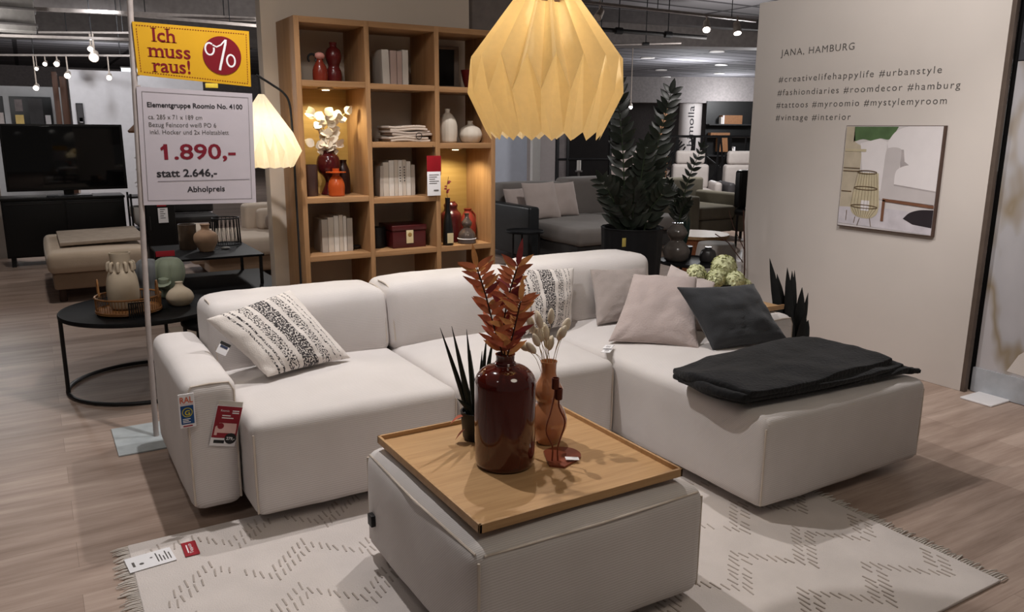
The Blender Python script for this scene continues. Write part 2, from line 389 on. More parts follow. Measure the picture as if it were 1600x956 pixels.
for sx, xe in ((-1, RX0), (1, RX1)):
    m = MB(); y = RY0
    while y < RY1:
        L = 0.035 + rnd.random() * 0.03; dy = rnd.uniform(-.012, .012)
        m.tube([(xe, y, .007), (xe + sx * L * .5, y + dy * .4, .008), (xe + sx * L, y + dy, .004)], [0.0035, 0.003, 0.0015], 5)
        y += 0.0085 + rnd.random() * .004
    m.build('fringe', fringe_m, rug)

# ================================================================ SOFA
sofa = thing('corner_sofa', 'large off-white fine cord corner sofa with chaise on the right', 'sofa', (1.81, 2.9, 0))
def piped(mb_pts, parent, r=0.0042, closed=False):
    m = MB()
    for p in mb_pts: m.tube(p, r, 6, closed=closed)
    return m.build('piping', PIPING, parent)
def soft(name, a, b, r, bulge, n=(8, 8, 6), wr=0.004, fn=None, parent=sofa):
    m = MB(); m.rbox(a, b, r, nn=n, bulge=bulge, wr=wr, fn=fn); return m.build(name, M_SOFA, parent, angle=180)
zb = 0.052; YS = 2.7734
SEAMX = (0.578, 1.418, 2.235, 3.238)
def rimline(a, b, r, off=0.5):  # front top edge + vertical corners
    x0, y0, z0 = a; x1, y1, z1 = b; q = r * 0.29
    return q
# seats
def seat(name, x0, x1, y0, y1, top=0.425):
    a, b = (x0 + .002, y0, zb), (x1 - .002, y1, top); r = 0.042
    o = soft(name, a, b, r, (0, 0, 0.010, 0, 0, 0.034), (14, 12, 5), 0.004); q = r * 0.29
    piped([[(x0 + .012, y0 + .012, zb + .02), (x0 + .010, y0 + .010, 0.2), (x0 + .011, y0 + .011, top - .045)]], o)
    piped([[(x1 - .012, y0 + .012, zb + .02), (x1 - .010, y0 + .010, 0.2), (x1 - .011, y0 + .011, top - .045)]], o)
    piped([[(x0 + .02, y0 + .010, top - .030), ((x0 + x1) / 2, y0 + .001, top - .026), (x1 - .02, y0 + .010, top - .030)]], o, .0022)
    return o
seat('seat_cushion', 0.578, 1.418, YS, 3.62); seat('seat_cushion', 1.418, 2.235, YS, 3.62)
ch = seat('chaise_cushion', 2.235, 3.238, 1.8826, 3.62)
# armrests
def arm(x0, x1, y0, y1, top):
    r = 0.048
    o = soft('armrest', (x0, y0, zb), (x1, y1, top), r, (0.006, 0.004, 0.006, 0, 0, 0.008), (4, 12, 8), 0.0025)
    q = 0.012
    piped([[(x0 + q, y0 + q, zb + .03), (x0 + q, y0 + q, top - .05), (x0 + q * 2.4, y0 + .012, top - .016), ((x0 + x1) / 2, y0 + .008, top - .011), (x1 - q * 2.4, y0 + .012, top - .016), (x1 - q, y0 + q, top - .05), (x1 - q, y0 + q, zb + .03)]], o)
    return o
arm(0.386, 0.576, 2.938, 3.79, 0.56); arm(3.05, 3.238, 2.60, 3.79, 0.562)
# backrests
def lean(y0, z0, k):
    def fn(p):
        return Vector((p.x, p.y + k * max(0, p.z - z0), p.z))
    return fn
for i, (x0, x1) in enumerate(((0.588, 1.408), (1.412, 2.225), (2.228, 3.048))):
    tz = (0.725, 0.735, 0.762)[i]
    o = soft('backrest', (x0, 3.46, 0.40), (x1, 3.775, tz - .004), 0.055, (0.008, 0.008, 0.025, 0, 0, 0.012), (12, 5, 6), 0.006, lean(3.46, .40, .12))
    for xx in (x0 + .02, x1 - .02):
        piped([bez([(xx, 3.475, .46), (xx, 3.49, .56), (xx, 3.515, tz - .05), (xx, 3.575, tz - .013), (xx, 3.68, tz - .009)], 4)], o, 0.0035)
m = MB(); m.rbox((0.40, 3.60, zb), (3.225, 3.79, 0.42), 0.03, nn=(12, 2, 3)); m.build('rear_frame', M_SOFA, sofa, angle=180)
for x, y in ((0.48, 3.14), (0.46, 3.7), (0.75, 3.0), (1.3, 3.0), (1.5, 3.7), (2.45, 2.15), (3.03, 2.2), (3.14, 3.7), (2.4, 3.7)):
    m = MB(); m.cyl((x, y, 0.0 if y > 2.9 or x > 2.64 else 0.0145), 0.022, zb + 0.02 - (0 if y > 2.9 or x > 2.64 else .0145), 16); m.build('foot', BLACK, sofa)

# ================================================================ POUF + TRAY
pouf = thing('pouf', 'square off-white fine cord pouf carrying the oak tray', 'pouf', (1.27, 2.02, 0))
o = soft('cushion_body', (0.872, 1.615, 0.045), (1.672, 2.425, 0.402), 0.045, (0.008, 0.008, 0.008, 0.008, 0, 0.036), (12, 12, 7), 0.004, parent=pouf)
for x, y in ((0.883, 1.626), (1.661, 1.626), (0.883, 2.414)):
    piped([[(x, y, .07), (x, y, .23), (x, y, .372)]], o)
piped([[(.899, 1.626, .388), (1.27, 1.614, .390), (1.645, 1.626, .388)], [(.883, 1.645, .388), (.872, 2.02, .390), (.883, 2.395, .388)]], o, .0035)
m = MB(); m.rbox((0.852, 2.32, 0.16), (0.872, 2.355, 0.20), 0.003); m.build('brand_label', BLACK, pouf)
for x, y in ((0.95, 1.71), (1.6, 1.71), (0.95, 2.33), (1.6, 2.33)):
    m = MB(); m.cyl((x, y, .0145), .022, .06, 14); m.build('foot', BLACK, pouf)
tray = thing('serving_tray', 'large square oak tray with low rim lying on the pouf', 'tray', (1.26, 2.02, 0.436))
TX0, TX1, TY0, TY1, TZ = 0.9056, 1.6134, 1.663, 2.3797, 0.432
m = MB(); m.box((TX0 + .008, TY0 + .008, TZ), (TX1 - .008, TY1 - .008, TZ + .011)); m.build('tray_base', TRAYW, tray, smooth=False)
for a, b in (((TX0, TY0, TZ), (TX1, TY0 + .009, TZ + .026)), ((TX0, TY1 - .009, TZ), (TX1, TY1, TZ + .026)), ((TX0, TY0, TZ), (TX0 + .009, TY1, TZ + .026)), ((TX1 - .009, TY0, TZ), (TX1, TY1, TZ + .026))):
    m = MB(); m.rbox(a, b, 0.0015); m.build('tray_rim', TRAYW, tray)
TT = TZ + .011

# ---- things on the tray
RG = NT('rust_red_glass'); RG.b.inputs['Base Color'].default_value = S(74, 20, 12); RG.set(0.10, 0.5, trans=0.0, ior=1.5, coat=0.6); RG = RG.m
vase = thing('bottle_vase', 'big rust red glass bottle vase on the oak tray', 'vase', (1.18, 2.0, TT))
vc = (1.18, 2.0, TT)
m = MB(); prof = [(0.0, 0.0), (0.080, 0.0), (0.090, 0.006), (0.0935, 0.02), (0.0945, 0.10), (0.0945, 0.262)]
prof += [(0.032 + 0.0625 * cos(a), 0.262 + 0.058 * sin(a)) for a in [radians(x) for x in (12, 25, 38, 50, 62, 74, 84)]] + [(0.030, .325), (0.028, 0.337), (0.0285, 0.350), (0.0305, .356), (0.027, .357), (0.024, .350), (0.024, .32)]
m.lathe(prof, vc, 48); m.build('glass_body', RG, vase, angle=60)
m = MB(); m.tube(ring((1.18, 2.0, TT + .328), 0.0295, 24), 0.003, 8, closed=True); m.build('neck_ring', RG, vase)
# dried rust leaf branches in it
LEAF = [plain('rust_leaf', S(200, 116, 80), 0.6, var=.25, vscale=30), plain('brown_leaf', S(176, 92, 68), 0.6, var=.25, vscale=30), plain('amber_leaf', S(212, 148, 92), 0.6, var=.25, vscale=30), plain('wine_leaf', S(140, 56, 58), 0.6, var=.2, vscale=30)]
STEMB = plain('brown_stem', S(60, 36, 28), 0.7)
view = Vector((0.52, 0.85, 0)); vr = Vector((0.8577, -0.514, 0))
def vpt(c, a, h, d=0.0): return Vector((c[0], c[1], 0)) + vr * a + view * d + Vector((0, 0, h))
neck = (1.18, 2.0, 0); nz = TT + .345
branch_spec = [([(0, .0), (-.035, .12), (-.06, .22), (-.085, .30)], 0, 'dried rust leaf branch leaning left in the red bottle vase'),
               ([(0, 0), (-.005, .12), (.012, .22), (.035, .30)], 1, 'tallest dried rust leaf branch in the red bottle vase, tipped with a wine red leaf'),
               ([(0, 0), (.02, .08), (.035, .15), (.045, .20)], 2, 'short dried rust leaf branch standing lower in the red bottle vase')]
rl = random.Random(11)
for pts, kind, lab in branch_spec:
    bt = thing('dried_leaf_branch', lab, 'dried branch', (neck[0], neck[1], nz - .02), 'rust leaf branches in the red vase')
    dd = (-.012, .0, -.02)[kind]
    cl = bez([vpt(neck, a, nz - .02 + h, dd * h * 6) for a, h in pts], 6)
    low = Vector((neck[0] + rl.uniform(-.012, .012), neck[1] + rl.uniform(-.012, .012), nz - .16))
    m = MB(); m.tube([low] + cl, [0.0025] * (len(cl)) + [0.0012], 6); m.build('stem', STEMB, bt)
    m = MB(); n = len(cl)
    for i in range(2, n, 1):
        t = i / (n - 1)
        for side in (-1, 1):
            d = (vr * side * rl.uniform(.6, 1.0) + Vector((0, 0, rl.uniform(.35, .9))) + view * rl.uniform(-.75, .75)).normalized()
            m.slot(rl.choice([0, 0, 1, 1, 2, 3] if t < .75 else [0, 0, 1, 2, 2, 0]))
            m.leaf(cl[i] , d, -view + Vector((0, 0, .3)), rl.uniform(.060, .085) * (1.0 - .2 * t), .0175, rl.uniform(-.15, .3), .15)
    m.slot(3 if kind == 1 else 2); m.leaf(cl[-1], (cl[-1] - cl[-3]) + Vector((0, 0, .02)), -view, .085 if kind == 1 else .07, .018, .1)
    m.build('leaves', LEAF, bt, angle=180)
# peach double-bulb vase
PG = NT('peach_glass'); PG.b.inputs['Base Color'].default_value = S(186, 124, 86); PG.set(0.09, 0.5, coat=1.0); PG = PG.m
pc = (1.392, 2.078, TT)
pv = thing('bulb_vase', 'peach glass double bulb vase on the tray behind the candle holder', 'vase', pc)
m = MB(); prof = [(0, 0), (0.034, 0), (.040, .004), (.052, .03), (.064, .06), (.0635, .085), (.053, .118), (.041, .136), (.037, .146), (.042, .154), (.049, .172), (.049, .192), (.036, .214), (.027, .232), (.0245, .25), (.0255, .272), (.028, .282), (.024, .282), (.021, .268)]
m.lathe(prof, pc, 40); m.build('glass_body', PG, pv, angle=60)
# bunny tail grass
BT = fabric('bunny_tail_fluff', S(228, 216, 196), 500, 0.8, .12); ST = plain('straw_stem', S(186, 166, 126), 0.8)
for i in range(19):
    a = rl.uniform(-.078, .074); h = rl.uniform(-.04, .065); d = rl.uniform(-.03, .03)
    if i < 6: a *= .6; h = rl.uniform(-.03, .02)
    root = vpt((pc[0], pc[1]), rl.uniform(-.012, .012), TT + .20, rl.uniform(-.012, .012)); top = vpt((pc[0], pc[1]), a, TT + .345 + h, d)
    g = thing('bunny_tail_grass', 'dried cream bunny tail grass head standing in the peach vase', 'dried grass', (pc[0], pc[1], TT + .28), 'bunny tail grasses in the peach vase')
    mid = (root + top) / 2 + Vector((0, 0, .025)); c = bez([root, mid, top], 5)
    m = MB(); m.tube(c, 0.0009, 5); m.build('stem', ST, g)
    ax = (c[-1] - c[-3]).normalized(); L = rl.uniform(.042, .056)
    m = MB(); m.tube([c[-1] + ax * L * t for t in (-.05, .05, .25, .5, .75, .93, 1.0)], [.001, .007, .0115, .0120, .0095, .005, .0005], 9); m.build('seed_head', BT, g)
# candle holder
CH = plain('terracotta_lacquer', S(122, 62, 42), 0.35, 0.4); hc = (1.335, 1.94, TT)
chd = thing('candle_holder', 'terracotta two-arm wavy candle holder on the oak tray', 'candle holder', hc)
m = MB(); poly = [Vector((1.285, 1.905, TT)), Vector((1.318, 1.872, TT))] + arc((1.365, 1.955, TT), .062, -1.0, 2.2, 12) + [Vector((1.30, 1.945, TT))]
m.add([p for p in poly] + [p + Vector((0, 0, .007)) for p in poly], [tuple(range(len(poly) - 1, -1, -1)), tuple(range(len(poly), 2 * len(poly)))] + [(i, (i + 1) % len(poly), len(poly) + (i + 1) % len(poly), len(poly) + i) for i in range(len(poly))])
m.build('base_plate', CH, chd)
for sgn, bx, hz, off in ((-1, -.010, .262, .022), (1, .008, .228, .022)):
    b0 = vpt((1.318, 1.922), bx, TT + .006)
    c = bez([b0, b0 + Vector((0, 0, .05)), b0 + vr * sgn * off * .9 + Vector((0, 0, .10 if sgn < 0 else .125)), b0 + vr * sgn * .006 + Vector((0, 0, .165 if sgn < 0 else .165)), b0 + vr * (0.004 if sgn < 0 else 0.0) + Vector((0, 0, hz - .045)), b0 + vr * (.006 if sgn < 0 else -.001) + Vector((0, 0, hz - .02))], 8)
    m = MB(); m.tube(c, .0028, 8); m.build('arm_rod', CH, chd)
    m = MB(); e = c[-1]; m.lathe([(0, -.004), (.0105, -.004), (.0115, -.001), (.0115, .031), (.0095, .031), (.0095, .012), (0, .012)], e, 20); m.build('candle_cup', plain('brown_lacquer', S(84, 38, 28), 0.4), chd)
m = MB(); m.rbox((-.022, -.009, 0), (.022, .009, .0015), .0005); tg = m.build('price_sticker', PAPERW, chd, local=True); tg.location = Vector((1.365, 1.897, TT + .013)) - Vector(hc); tg.rotation_euler = (0.15, 0.1, -.35)
# spiky aloe in dark pot
AL = plain('dark_aloe', S(34, 40, 34), 0.5, var=.2); ac = (1.205, 2.225, TT)
al = thing('aloe_plant', 'dark spiky aloe in a black pot behind the red bottle vase', 'potted plant', ac)
m = MB(); m.lathe([(0, 0), (.042, 0), (.05, .01), (.056, .085), (.058, .10), (.052, .10), (.05, .085), (0, .08)], ac, 28); m.build('pot', BLACK, al)
m = MB()
for a, h, dep, wd in ((-.122, .385, 0, .02), (-.082, .395, -.02, .022), (-.035, .38, .0, .02), (.015, .30, .02, .018), (.03, .35, .03, .022), (.055, .37, -.01, .022), (-.055, .22, .04, .018), (-.025, .30, .03, .018), (.005, .24, -.03, .016), (.07, .26, .02, .018), (-.065, .15, -.03, .022)):
    b = vpt(ac, a * .25, TT + .085, dep * .5); e = vpt(ac, a, TT + h, dep)
    m.tube([b, b.lerp(e, .3) + Vector((0, 0, .01)), b.lerp(e, .65) + Vector((0, 0, .006)), e], [wd * .42, wd * .46, wd * .3, .0006], 7)
m.build('spiky_leaves', AL, al)
m = MB(); m.leaf(vpt(ac, -.045, TT + .09, -.03), -vr + Vector((0, 0, -.15)), (0, 0, 1), .05, .035, .5); m.leaf(vpt(ac, -.04, TT + .05, -.05), -vr * .6 + Vector((0, 0, -.6)), (0, 0, 1), .05, .03, .1); m.build('dry_leaf', LEAF[1], al, angle=180)

# ================================================================ PILLOWS
def pillow(name, label, bl, br, tr, tl, thick, mat, group=None, n=30, pinch=.06, wr=.006, seed=0, piping=None, band=None):
    bl, br, tr, tl = (Vector(p) for p in (bl, br, tr, tl)); c = (bl + br + tr + tl) / 4
    t = thing(name, label, 'cushion', tuple(c), group); m = MB(); m.uv = []
    N = ((br - bl) + (tr - tl)).cross((tl - bl) + (tr - br)).normalized()
    def P(u, v, sgn):
        uu = u * (1 - pinch * (1 - v * v)); vv = v * (1 - pinch * (1 - u * u))
        a, b = (uu + 1) / 2, (vv + 1) / 2
        p = bl * (1 - a) * (1 - b) + br * a * (1 - b) + tr * a * b + tl * (1 - a) * b
        h = thick / 2 * (max(0, 1 - u * u) * max(0, 1 - v * v)) ** .42
        edge = (max(0, 1 - u * u) * max(0, 1 - v * v)) ** .25
        q = Vector((u * 2.2 + seed, v * 2.2 - seed, sgn * .8))
        h += (noise.noise(q) * 1.2 + noise.noise(q * 2.6) * .7) * wr * edge * 1.8 - .012 * edge * max(0, 1 - abs(noise.noise(Vector((u * 1.3 + seed * 3, v * 2.1, sgn)))) * 9) * max(0, -v + .2)
        return p + N * h * sgn
    idx = {}
    for sgn in (1, -1):
        for i in range(n + 1):
            for j in range(n + 1):
                rim = i in (0, n) or j in (0, n); k = (i, j, 0 if rim else sgn)
                if k in idx: continue
                # denser towards the rim
                u = sin((2 * i / n - 1) * pi / 2) ; v = sin((2 * j / n - 1) * pi / 2)
                idx[k] = len(m.v); m.v.append(P(u, v, sgn)); m.uv.append(((u + 1) / 2, (v + 1) / 2))
    g = lambda i, j, s: idx[(i, j, 0 if (i in (0, n) or j in (0, n)) else s)]
    for i in range(n):
        for j in range(n):
            m.f.append([g(i, j, 1), g(i + 1, j, 1), g(i + 1, j + 1, 1), g(i, j + 1, 1)]); m.f.append([g(i, j + 1, -1), g(i + 1, j + 1, -1), g(i + 1, j, -1), g(i, j, -1)])
    m.mi = [0] * len(m.f)
    m.build('cover', mat, t, angle=180)
    if piping:
        r_ = [P(sin(a * pi / 2), -1, 1) for a in [x / 12 * 2 - 1 for x in range(13)]]
        loop = [m.v[g(i, 0, 1)] for i in range(n)] + [m.v[g(n, j, 1)] for j in range(n)] + [m.v[g(i, n, 1)] for i in range(n, 0, -1)] + [m.v[g(0, j, 1)] for j in range(n, 0, -1)]
        mm = MB(); mm.tube(loop, .0028, 6, closed=True); mm.build('seam_edge', piping, t)
    return t, P
def stripe_pillow_mat():
    t = NT('woven_stripe_cloth'); uv = t.n('ShaderNodeUVMap'); s = t.n('ShaderNodeSeparateXYZ'); t.l(uv.outputs[0], s.inputs[0])
    K = lambda v: (v, v, v, 1)
    dens = t.ramp(s.outputs[0], [(0, K(0)), (.125, K(.53)), (.145, K(0)), (.185, K(.56)), (.208, K(0)), (.26, K(.5)), (.37, K(0)), (.42, K(.56)), (.60, K(0)), (.65, K(.5)), (.76, K(0)), (.81, K(.5)), (.83, K(0)), (.875, K(.5)), (.893, K(0))], 'CONSTANT')
    mp = t.n('ShaderNodeMapping'); mp.inputs['Scale'].default_value = (62, 44, 1); t.l(uv.outputs[0], mp.inputs[0])
    nz_ = t.n('ShaderNodeTexNoise'); nz_.inputs['Scale'].default_value = 1.0; nz_.inputs['Detail'].default_value = 1.5; t.l(mp.outputs[0], nz_.inputs['Vector'])
    ad = t.n('ShaderNodeMath', operation='ADD'); t.l(nz_.outputs[0], ad.inputs[0]); t.l(dens, ad.inputs[1])
    gt = t.n('ShaderNodeMapRange'); gt.inputs[1].default_value = .99; gt.inputs[2].default_value = 1.06; t.l(ad.outputs[0], gt.inputs[0])
    mx = t.n('ShaderNodeMix', data_type='RGBA'); mx.inputs[6].default_value = S(216, 208, 202); mx.inputs[7].default_value = S(52, 48, 50); t.l(gt.outputs[0], mx.inputs[0])
    t.l(mx.outputs[2], t.b.inputs['Base Color']); b2 = t.noise(t.co(), 240, 2)
    a2 = t.n('ShaderNodeMath', operation='ADD'); t.l(b2, a2.inputs[0]); t.l(gt.outputs[0], a2.inputs[1]); t.bump(a2.outputs[0], .4, .004); t.set(.9, .1, sheen=.2); return t.m
STR = stripe_pillow_mat()
LINEN = fabric('grey_linen', S(158, 147, 142), 150, .5, .08); MAUVE = fabric('mauve_chenille', S(172, 158, 154), 120, .6, .07); LIGHTG = fabric('pale_mauve_cloth', S(184, 172, 168), 160, .4, .05)
CHAR = fabric('charcoal_velvet', S(60, 61, 64), 200, .35, .14, .2)
TAGM = plain('navy_print', S(50, 60, 84), 0.6)
p1, _ = pillow('throw_pillow', 'cream cushion with flecked black stripes leaning on the left armrest', (0.740, 3.155, 0.475), (1.132, 3.27, 0.470), (0.932, 3.46, 0.765), (0.552, 3.34, 0.700), .13, STR, 'flecked stripe cushions', seed=1, pinch=.05)
m = MB(); m.rbox((0, -.0008, -.05), (.042, .0008, 0), .0005); m.slot(1); m.rbox((.006, -.002, -.024), (.036, -.0009, -.014), .0003); m.slot(2); m.rbox((0, -.002, -.012), (.042, -.0009, 0), .0003)
ct = m.build('care_tag', [PAPERW, TAGM, BLACK], p1, local=True); ct.location = Vector((0.585, 3.235, 0.630)) - p1.location; ct.rotation_euler = (-.5, .55, -.25)
pillow('throw_pillow', 'cream cushion with flecked black stripes upright behind the dried leaves', (1.96, 3.22, 0.462), (2.37, 3.335, 0.455), (2.470, 3.46, 0.735), (1.985, 3.40, 0.780), .13, STR, 'flecked stripe cushions', seed=4)
t_, P_ = pillow('throw_pillow', 'small grey linen cushion with dotted side band on the corner seat', (2.494, 3.273, 0.452), (2.87, 3.25, 0.452), (2.948, 3.43, 0.70), (2.572, 3.45, 0.72), .11, LINEN, seed=2)
m = MB()
for i in range(4):
    for j in range(13):
        u, v = .30 + i * .07, -.55 + j * .09; c = P_(u, v, 1); d1 = P_(u, v, 1) - P_(u, v, -1); d1.normalize(); m.ball(c - d1 * .001, .0042, 6)
m.build('dotted_band', DARK, t_)
pillow('throw_pillow', 'pale mauve cushion tucked behind the others against the right armrest', (2.74, 3.16, 0.452), (2.90, 2.86, 0.455), (3.035, 2.97, 0.685), (2.93, 3.2, 0.755), .10, LIGHTG, seed=6)
pillow('throw_pillow', 'big mauve chenille cushion resting in front of the grey linen one', (2.345, 2.974, 0.456), (2.63, 2.655, 0.456), (2.86, 2.93, 0.735), (2.632, 3.15, 0.735), .14, MAUVE, seed=3, piping=MAUVE)
p6, _ = pillow('throw_pillow', 'charcoal velvet cushion propped beside the folded throw', (2.655, 2.585, 0.463), (3.075, 2.50, 0.463), (3.010, 2.69, 0.725), (2.585, 2.77, 0.735), .12, CHAR, seed=5, piping=CHAR)
m = MB(); m.rbox((0, 0, 0), (.03, .001, .045), .0005); ct = m.build('care_tag', PAPERW, p6, local=True); ct.location = Vector((2.668, 2.545, 0.447)) - p6.location; ct.rotation_euler = (-1.2, 0, .4)

# folded black throw on the chaise
THR = fabric('black_plush', S(26, 26, 28), 70, 1.0, .45, .14)
th = thing('throw_blanket', 'folded black plush throw lying across the chaise', 'throw', (2.7, 2.2, .44))
def throw_layer(z0, z1, fl, fr, brr, bll, seed):
    m = MB()
    fl, fr, brr, bll = (Vector((p[0], p[1], 0)) for p in (fl, fr, brr, bll))
    def fn(p):
        a, b = p.x, p.y
        q = fl * (1 - a) * (1 - b) + fr * a * (1 - b) + brr * a * b + bll * (1 - a) * b
        w = Vector((q.x * 5 + seed, q.y * 7, seed)); e = noise.noise(w) * .010 + noise.noise(w * 2.4) * .004
        q.y += .012 * sin(a * 4 + seed) * (1 - b) - .05 * (1 - a) ** 3 * (2 * b - 1)
        q.x += .02 * noise.noise(Vector((b * 2, seed + 3, 1))) - .035 * sin(pi * b) * (1 - a) ** 2
        up = (p.z - z0) / (z1 - z0)
        q.z = p.z + e * up * (1.4 if z1 > .47 else .3) + .012 * sin(pi * b) * up
        return q
    m.rbox((0, 0, z0), (1, 1, z1), .011, nn=(34, 22, 2), fn=fn); return m.build('folded_layer', THR, th, angle=180)
throw_layer(.450, .472, (2.225, 1.935), (3.185, 1.94), (3.16, 2.42), (2.20, 2.38), 1.0)
throw_layer(.468, .492, (2.205, 1.915), (3.16, 1.95), (3.14, 2.44), (2.17, 2.38), 2.3)
throw_layer(.486, .512, (2.225, 1.920), (3.11, 1.965), (3.10, 2.44), (2.18, 2.39), 3.9)
m = MB(); m.tube(bez([(3.12, 1.97, .458), (3.17, 1.94, .456), (3.215, 1.925, .452), (3.225, 1.915, .45)], 5), [.016] * 8 + [.012] * 5 + [.008] * 3, 8); m.build('folded_corner', THR, th)
m = MB(); m.leaf((2.93, 1.965, .452), (.5, -.8, -.25), (0, 0, 1), .035, .02, .2); m.build('care_label', plain('olive_label', S(120, 104, 50), .6), th, angle=180)
# two small white tags on the seat
for k, (x, y, rz) in enumerate(((2.232, 2.845, .72), (2.272, 2.885, .72))):
    m = MB(); m.rbox((-.038, -.021, 0), (.038, .021, .003), .001); m.slot(1)
    for q in range(3): m.rbox((-.02, -.009 + q * .007, .003), (.012, -.006 + q * .007, .0034), .0001)
    o = m.build('hang_tag', [PAPERW, TXT_GREY]); o.location = (x, y, .452 + .004 * k); o.rotation_euler = (-.06, .04, rz)
    tag(o, ['small white tag on the sofa corner, the one nearer the seat front edge', 'small white tag on the sofa corner, the one nearer the mauve cushion'][k], 'tag', 'white tags on the seat')

# ================================================================ tags on the left armrest
rt = thing('quality_tag', 'white tag with orange letters and blue field on the armrest front', 'tag', (.393, 2.926, .467))
X = lambda x: x
m = MB(); m.rbox((.366, 2.921, .404), (.420, 2.925, .531), .001); m.build('card', PAPERW, rt)
m = MB(); m.text('RAL', (.393, 2.9205, .498), (1, 0, 0), (0, 0, 1), (0, -1, 0), size=.032, width=.044, align='CENTER', bold=.02); m.text('GÜTEZEICHEN', (.393, 2.9205, .491), (1, 0, 0), (0, 0, 1), (0, -1, 0), size=.005, width=.044, align='CENTER'); m.build('orange_lettering', plain('orange_print', S(204, 106, 76), .6), rt, smooth=False)
m = MB(); m.rbox((.371, 2.919, .418), (.415, 2.9215, .487), .0005); m.build('blue_field', plain('blue_print', S(28, 70, 122), .5), rt)
m = MB(); m.tube(ring((.393, 2.9185, .462), .0165, 24, ux=(1, 0, 0), uy=(0, 0, 1)), .0016, 6, closed=True); m.text('G', (.393, 2.918, .452), (1, 0, 0), (0, 0, 1), (0, -1, 0), size=.026, width=.018, align='CENTER', bold=.03); m.build('yellow_emblem', plain('yellow_print', S(190, 176, 60), .5), rt)
m = MB()
for k in range(3): m.rbox((.376, 2.918, .424 + k * .006), (.402 - .006 * (k % 2), 2.9192, .4268 + k * .006), .0002)
m.build('small_print', PAPERW, rt)
m = MB(); m.box((.376, 2.9195, .408), (.408, 2.921, .412)); m.build('red_bar', REDC, rt, smooth=False)
pt = thing('price_tag', 'red and white price tag hanging askew on the armrest front', 'tag', (.522, 2.918, .385))
m = MB(); m.rbox((-.046, 0, -.078), (.046, .003, .078), .001); c0 = m.build('card', PAPERW, pt, local=True)
m = MB(); m.rbox((-.0445, -.0015, -.046), (.0445, 0, .076), .0004); m.build('red_field', plain('tag_red', S(136, 32, 44), .45), pt, local=True)
m = MB(); m.prism([(-.038, -.036), (-.038, -.004), (-.034, .000), (-.028, .000), (-.026, .012), (.036, .012), (.038, -.006), (.038, -.026), (-.028, -.026), (-.028, -.036)], (0, -.0015, 0), (1, 0, 0), (0, 0, 1), (0, -1, 0), .001); m.build('sofa_print', plain('pink_print', S(214, 176, 170), .6), pt, local=True)
m = MB(); m.ball((0, 0, 0), .012, 12, (1, .06, 1)); o = m.build('flower_print', plain('tag_red', S(136, 32, 44), .45), pt, local=True); o.location = (-.02, -.0026, 0)
m = MB(); m.lathe([(0, 0), (.021, 0), (.021, .0015), (0, .0015)], (0, 0, 0), 28); o = m.build('black_disc', BLACK, pt, local=True); o.location = (.024, -.0015, -.046); o.rotation_euler = (pi / 2, 0, 0)
m = MB(); m.text('279,-', (.024, -.0032, -.051), (1, 0, 0), (0, 0, 1), (0, -1, 0), size=.016, width=.03, align='CENTER', bold=.02, depth=.0006); m.text('Roomio', (-.03, -.0018, .056), (1, 0, 0), (0, 0, 1), (0, -1, 0), size=.011, width=.030, depth=.0006)
for k in range(2): m.box((.012, -.0022, .050 + k * .008), (.036, -.0016, .054 + k * .008))
for k in range(2): m.box((-.022, -.0022, .030 + k * .009), (.020 - k * .012, -.0016, .0335 + k * .009))
m.build('white_lettering', PAPERW, pt, local=True, smooth=False)
m = MB(); m.rbox((-.034, -.0012, -.067), (.004, 0, -.055), .0003); m.build('black_bar', BLACK, pt, local=True)
m = MB(); m.rbox((-.044, .001, .078), (.044, .0022, .096), .0005); m.build('clear_sleeve', plain('clear_sleeve', S(196, 190, 180), .3), pt, local=True)
pt.rotation_euler = (0.02, .26, 0)
# tags on the rug corner
rg = thing('rug_price_tag', 'white paper price slip lying on the rug corner', 'tag', (.212, 2.752, .0135))
m = MB(); m.rbox((-.074, -.052, 0), (.074, .052, .0015), .0004); m.build('card', PAPERW, rg, local=True)
m = MB()
for k in range(5): m.box((.02 + k * .010, -.03, .0015), (.024 + k * .010, .034 - (k % 3) * .015, .0019))
m.box((-.058, -.022, .0015), (-.050, .012, .0019)); m.ball((-.03, -.012, .0015), .008, 10, (1, 1, .08)); m.ball((.005, .012, .0015), .005, 8, (1, 1, .08)); m.build('print', TXT_GREY, rg, local=True, smooth=False); rg.rotation_euler = (0, 0, .09)
rg = thing('rug_red_tag', 'small red tag lying on the rug beside the white price slip', 'tag', (.343, 2.762, .0135))
m = MB(); m.rbox((-.024, -.052, 0), (.024, .052, .0015), .0004); m.build('card', REDC, rg, local=True)
m = MB(); m.text('Teppich', (.006, -.036, .0016), (0, 1, 0), (-1, 0, 0), (0, 0, 1), size=.016, width=.07, depth=.0004); m.box((-.012, -.03, .0015), (-.008, .03, .0019)); m.build('print', PAPERW, rg, local=True, smooth=False)
# ================================================================ OAK SHELF
YF, YB = 4.20, 4.53
SHX = [(1.222, 1.250), (1.597, 1.624), (2.008, 2.036), (2.373, 2.402)]
shelf = thing('bookshelf', 'tall open oak cube shelf with two lit compartments behind the sofa', 'shelf', (1.81, 4.36, 0))
for i, (a, b) in enumerate(SHX):
    m = MB(); m.rbox((a, YF, 0.0), (b, YB, 2.022), 0.0015); m.build('side_panel' if i in (0, 3) else 'divider', OAKZ, shelf)
def board(x0, x1, zt, name='shelf_board'):
    m = MB(); m.rbox((x0, YF + .002, zt - .03), (x1, YB, zt), 0.0015); m.build(name, OAK, shelf)
board(1.250, 2.373, 2.022, 'top_board')
cells = [(1.250, 1.597), (1.624, 2.008), (2.036, 2.373)]
ZR = {0: [1.708, 1.10, .785, .46, .14], 1: [1.703, 1.392, 1.085, .785, .46, .14], 2: [1.70, 1.385, .785, .46, .14]}
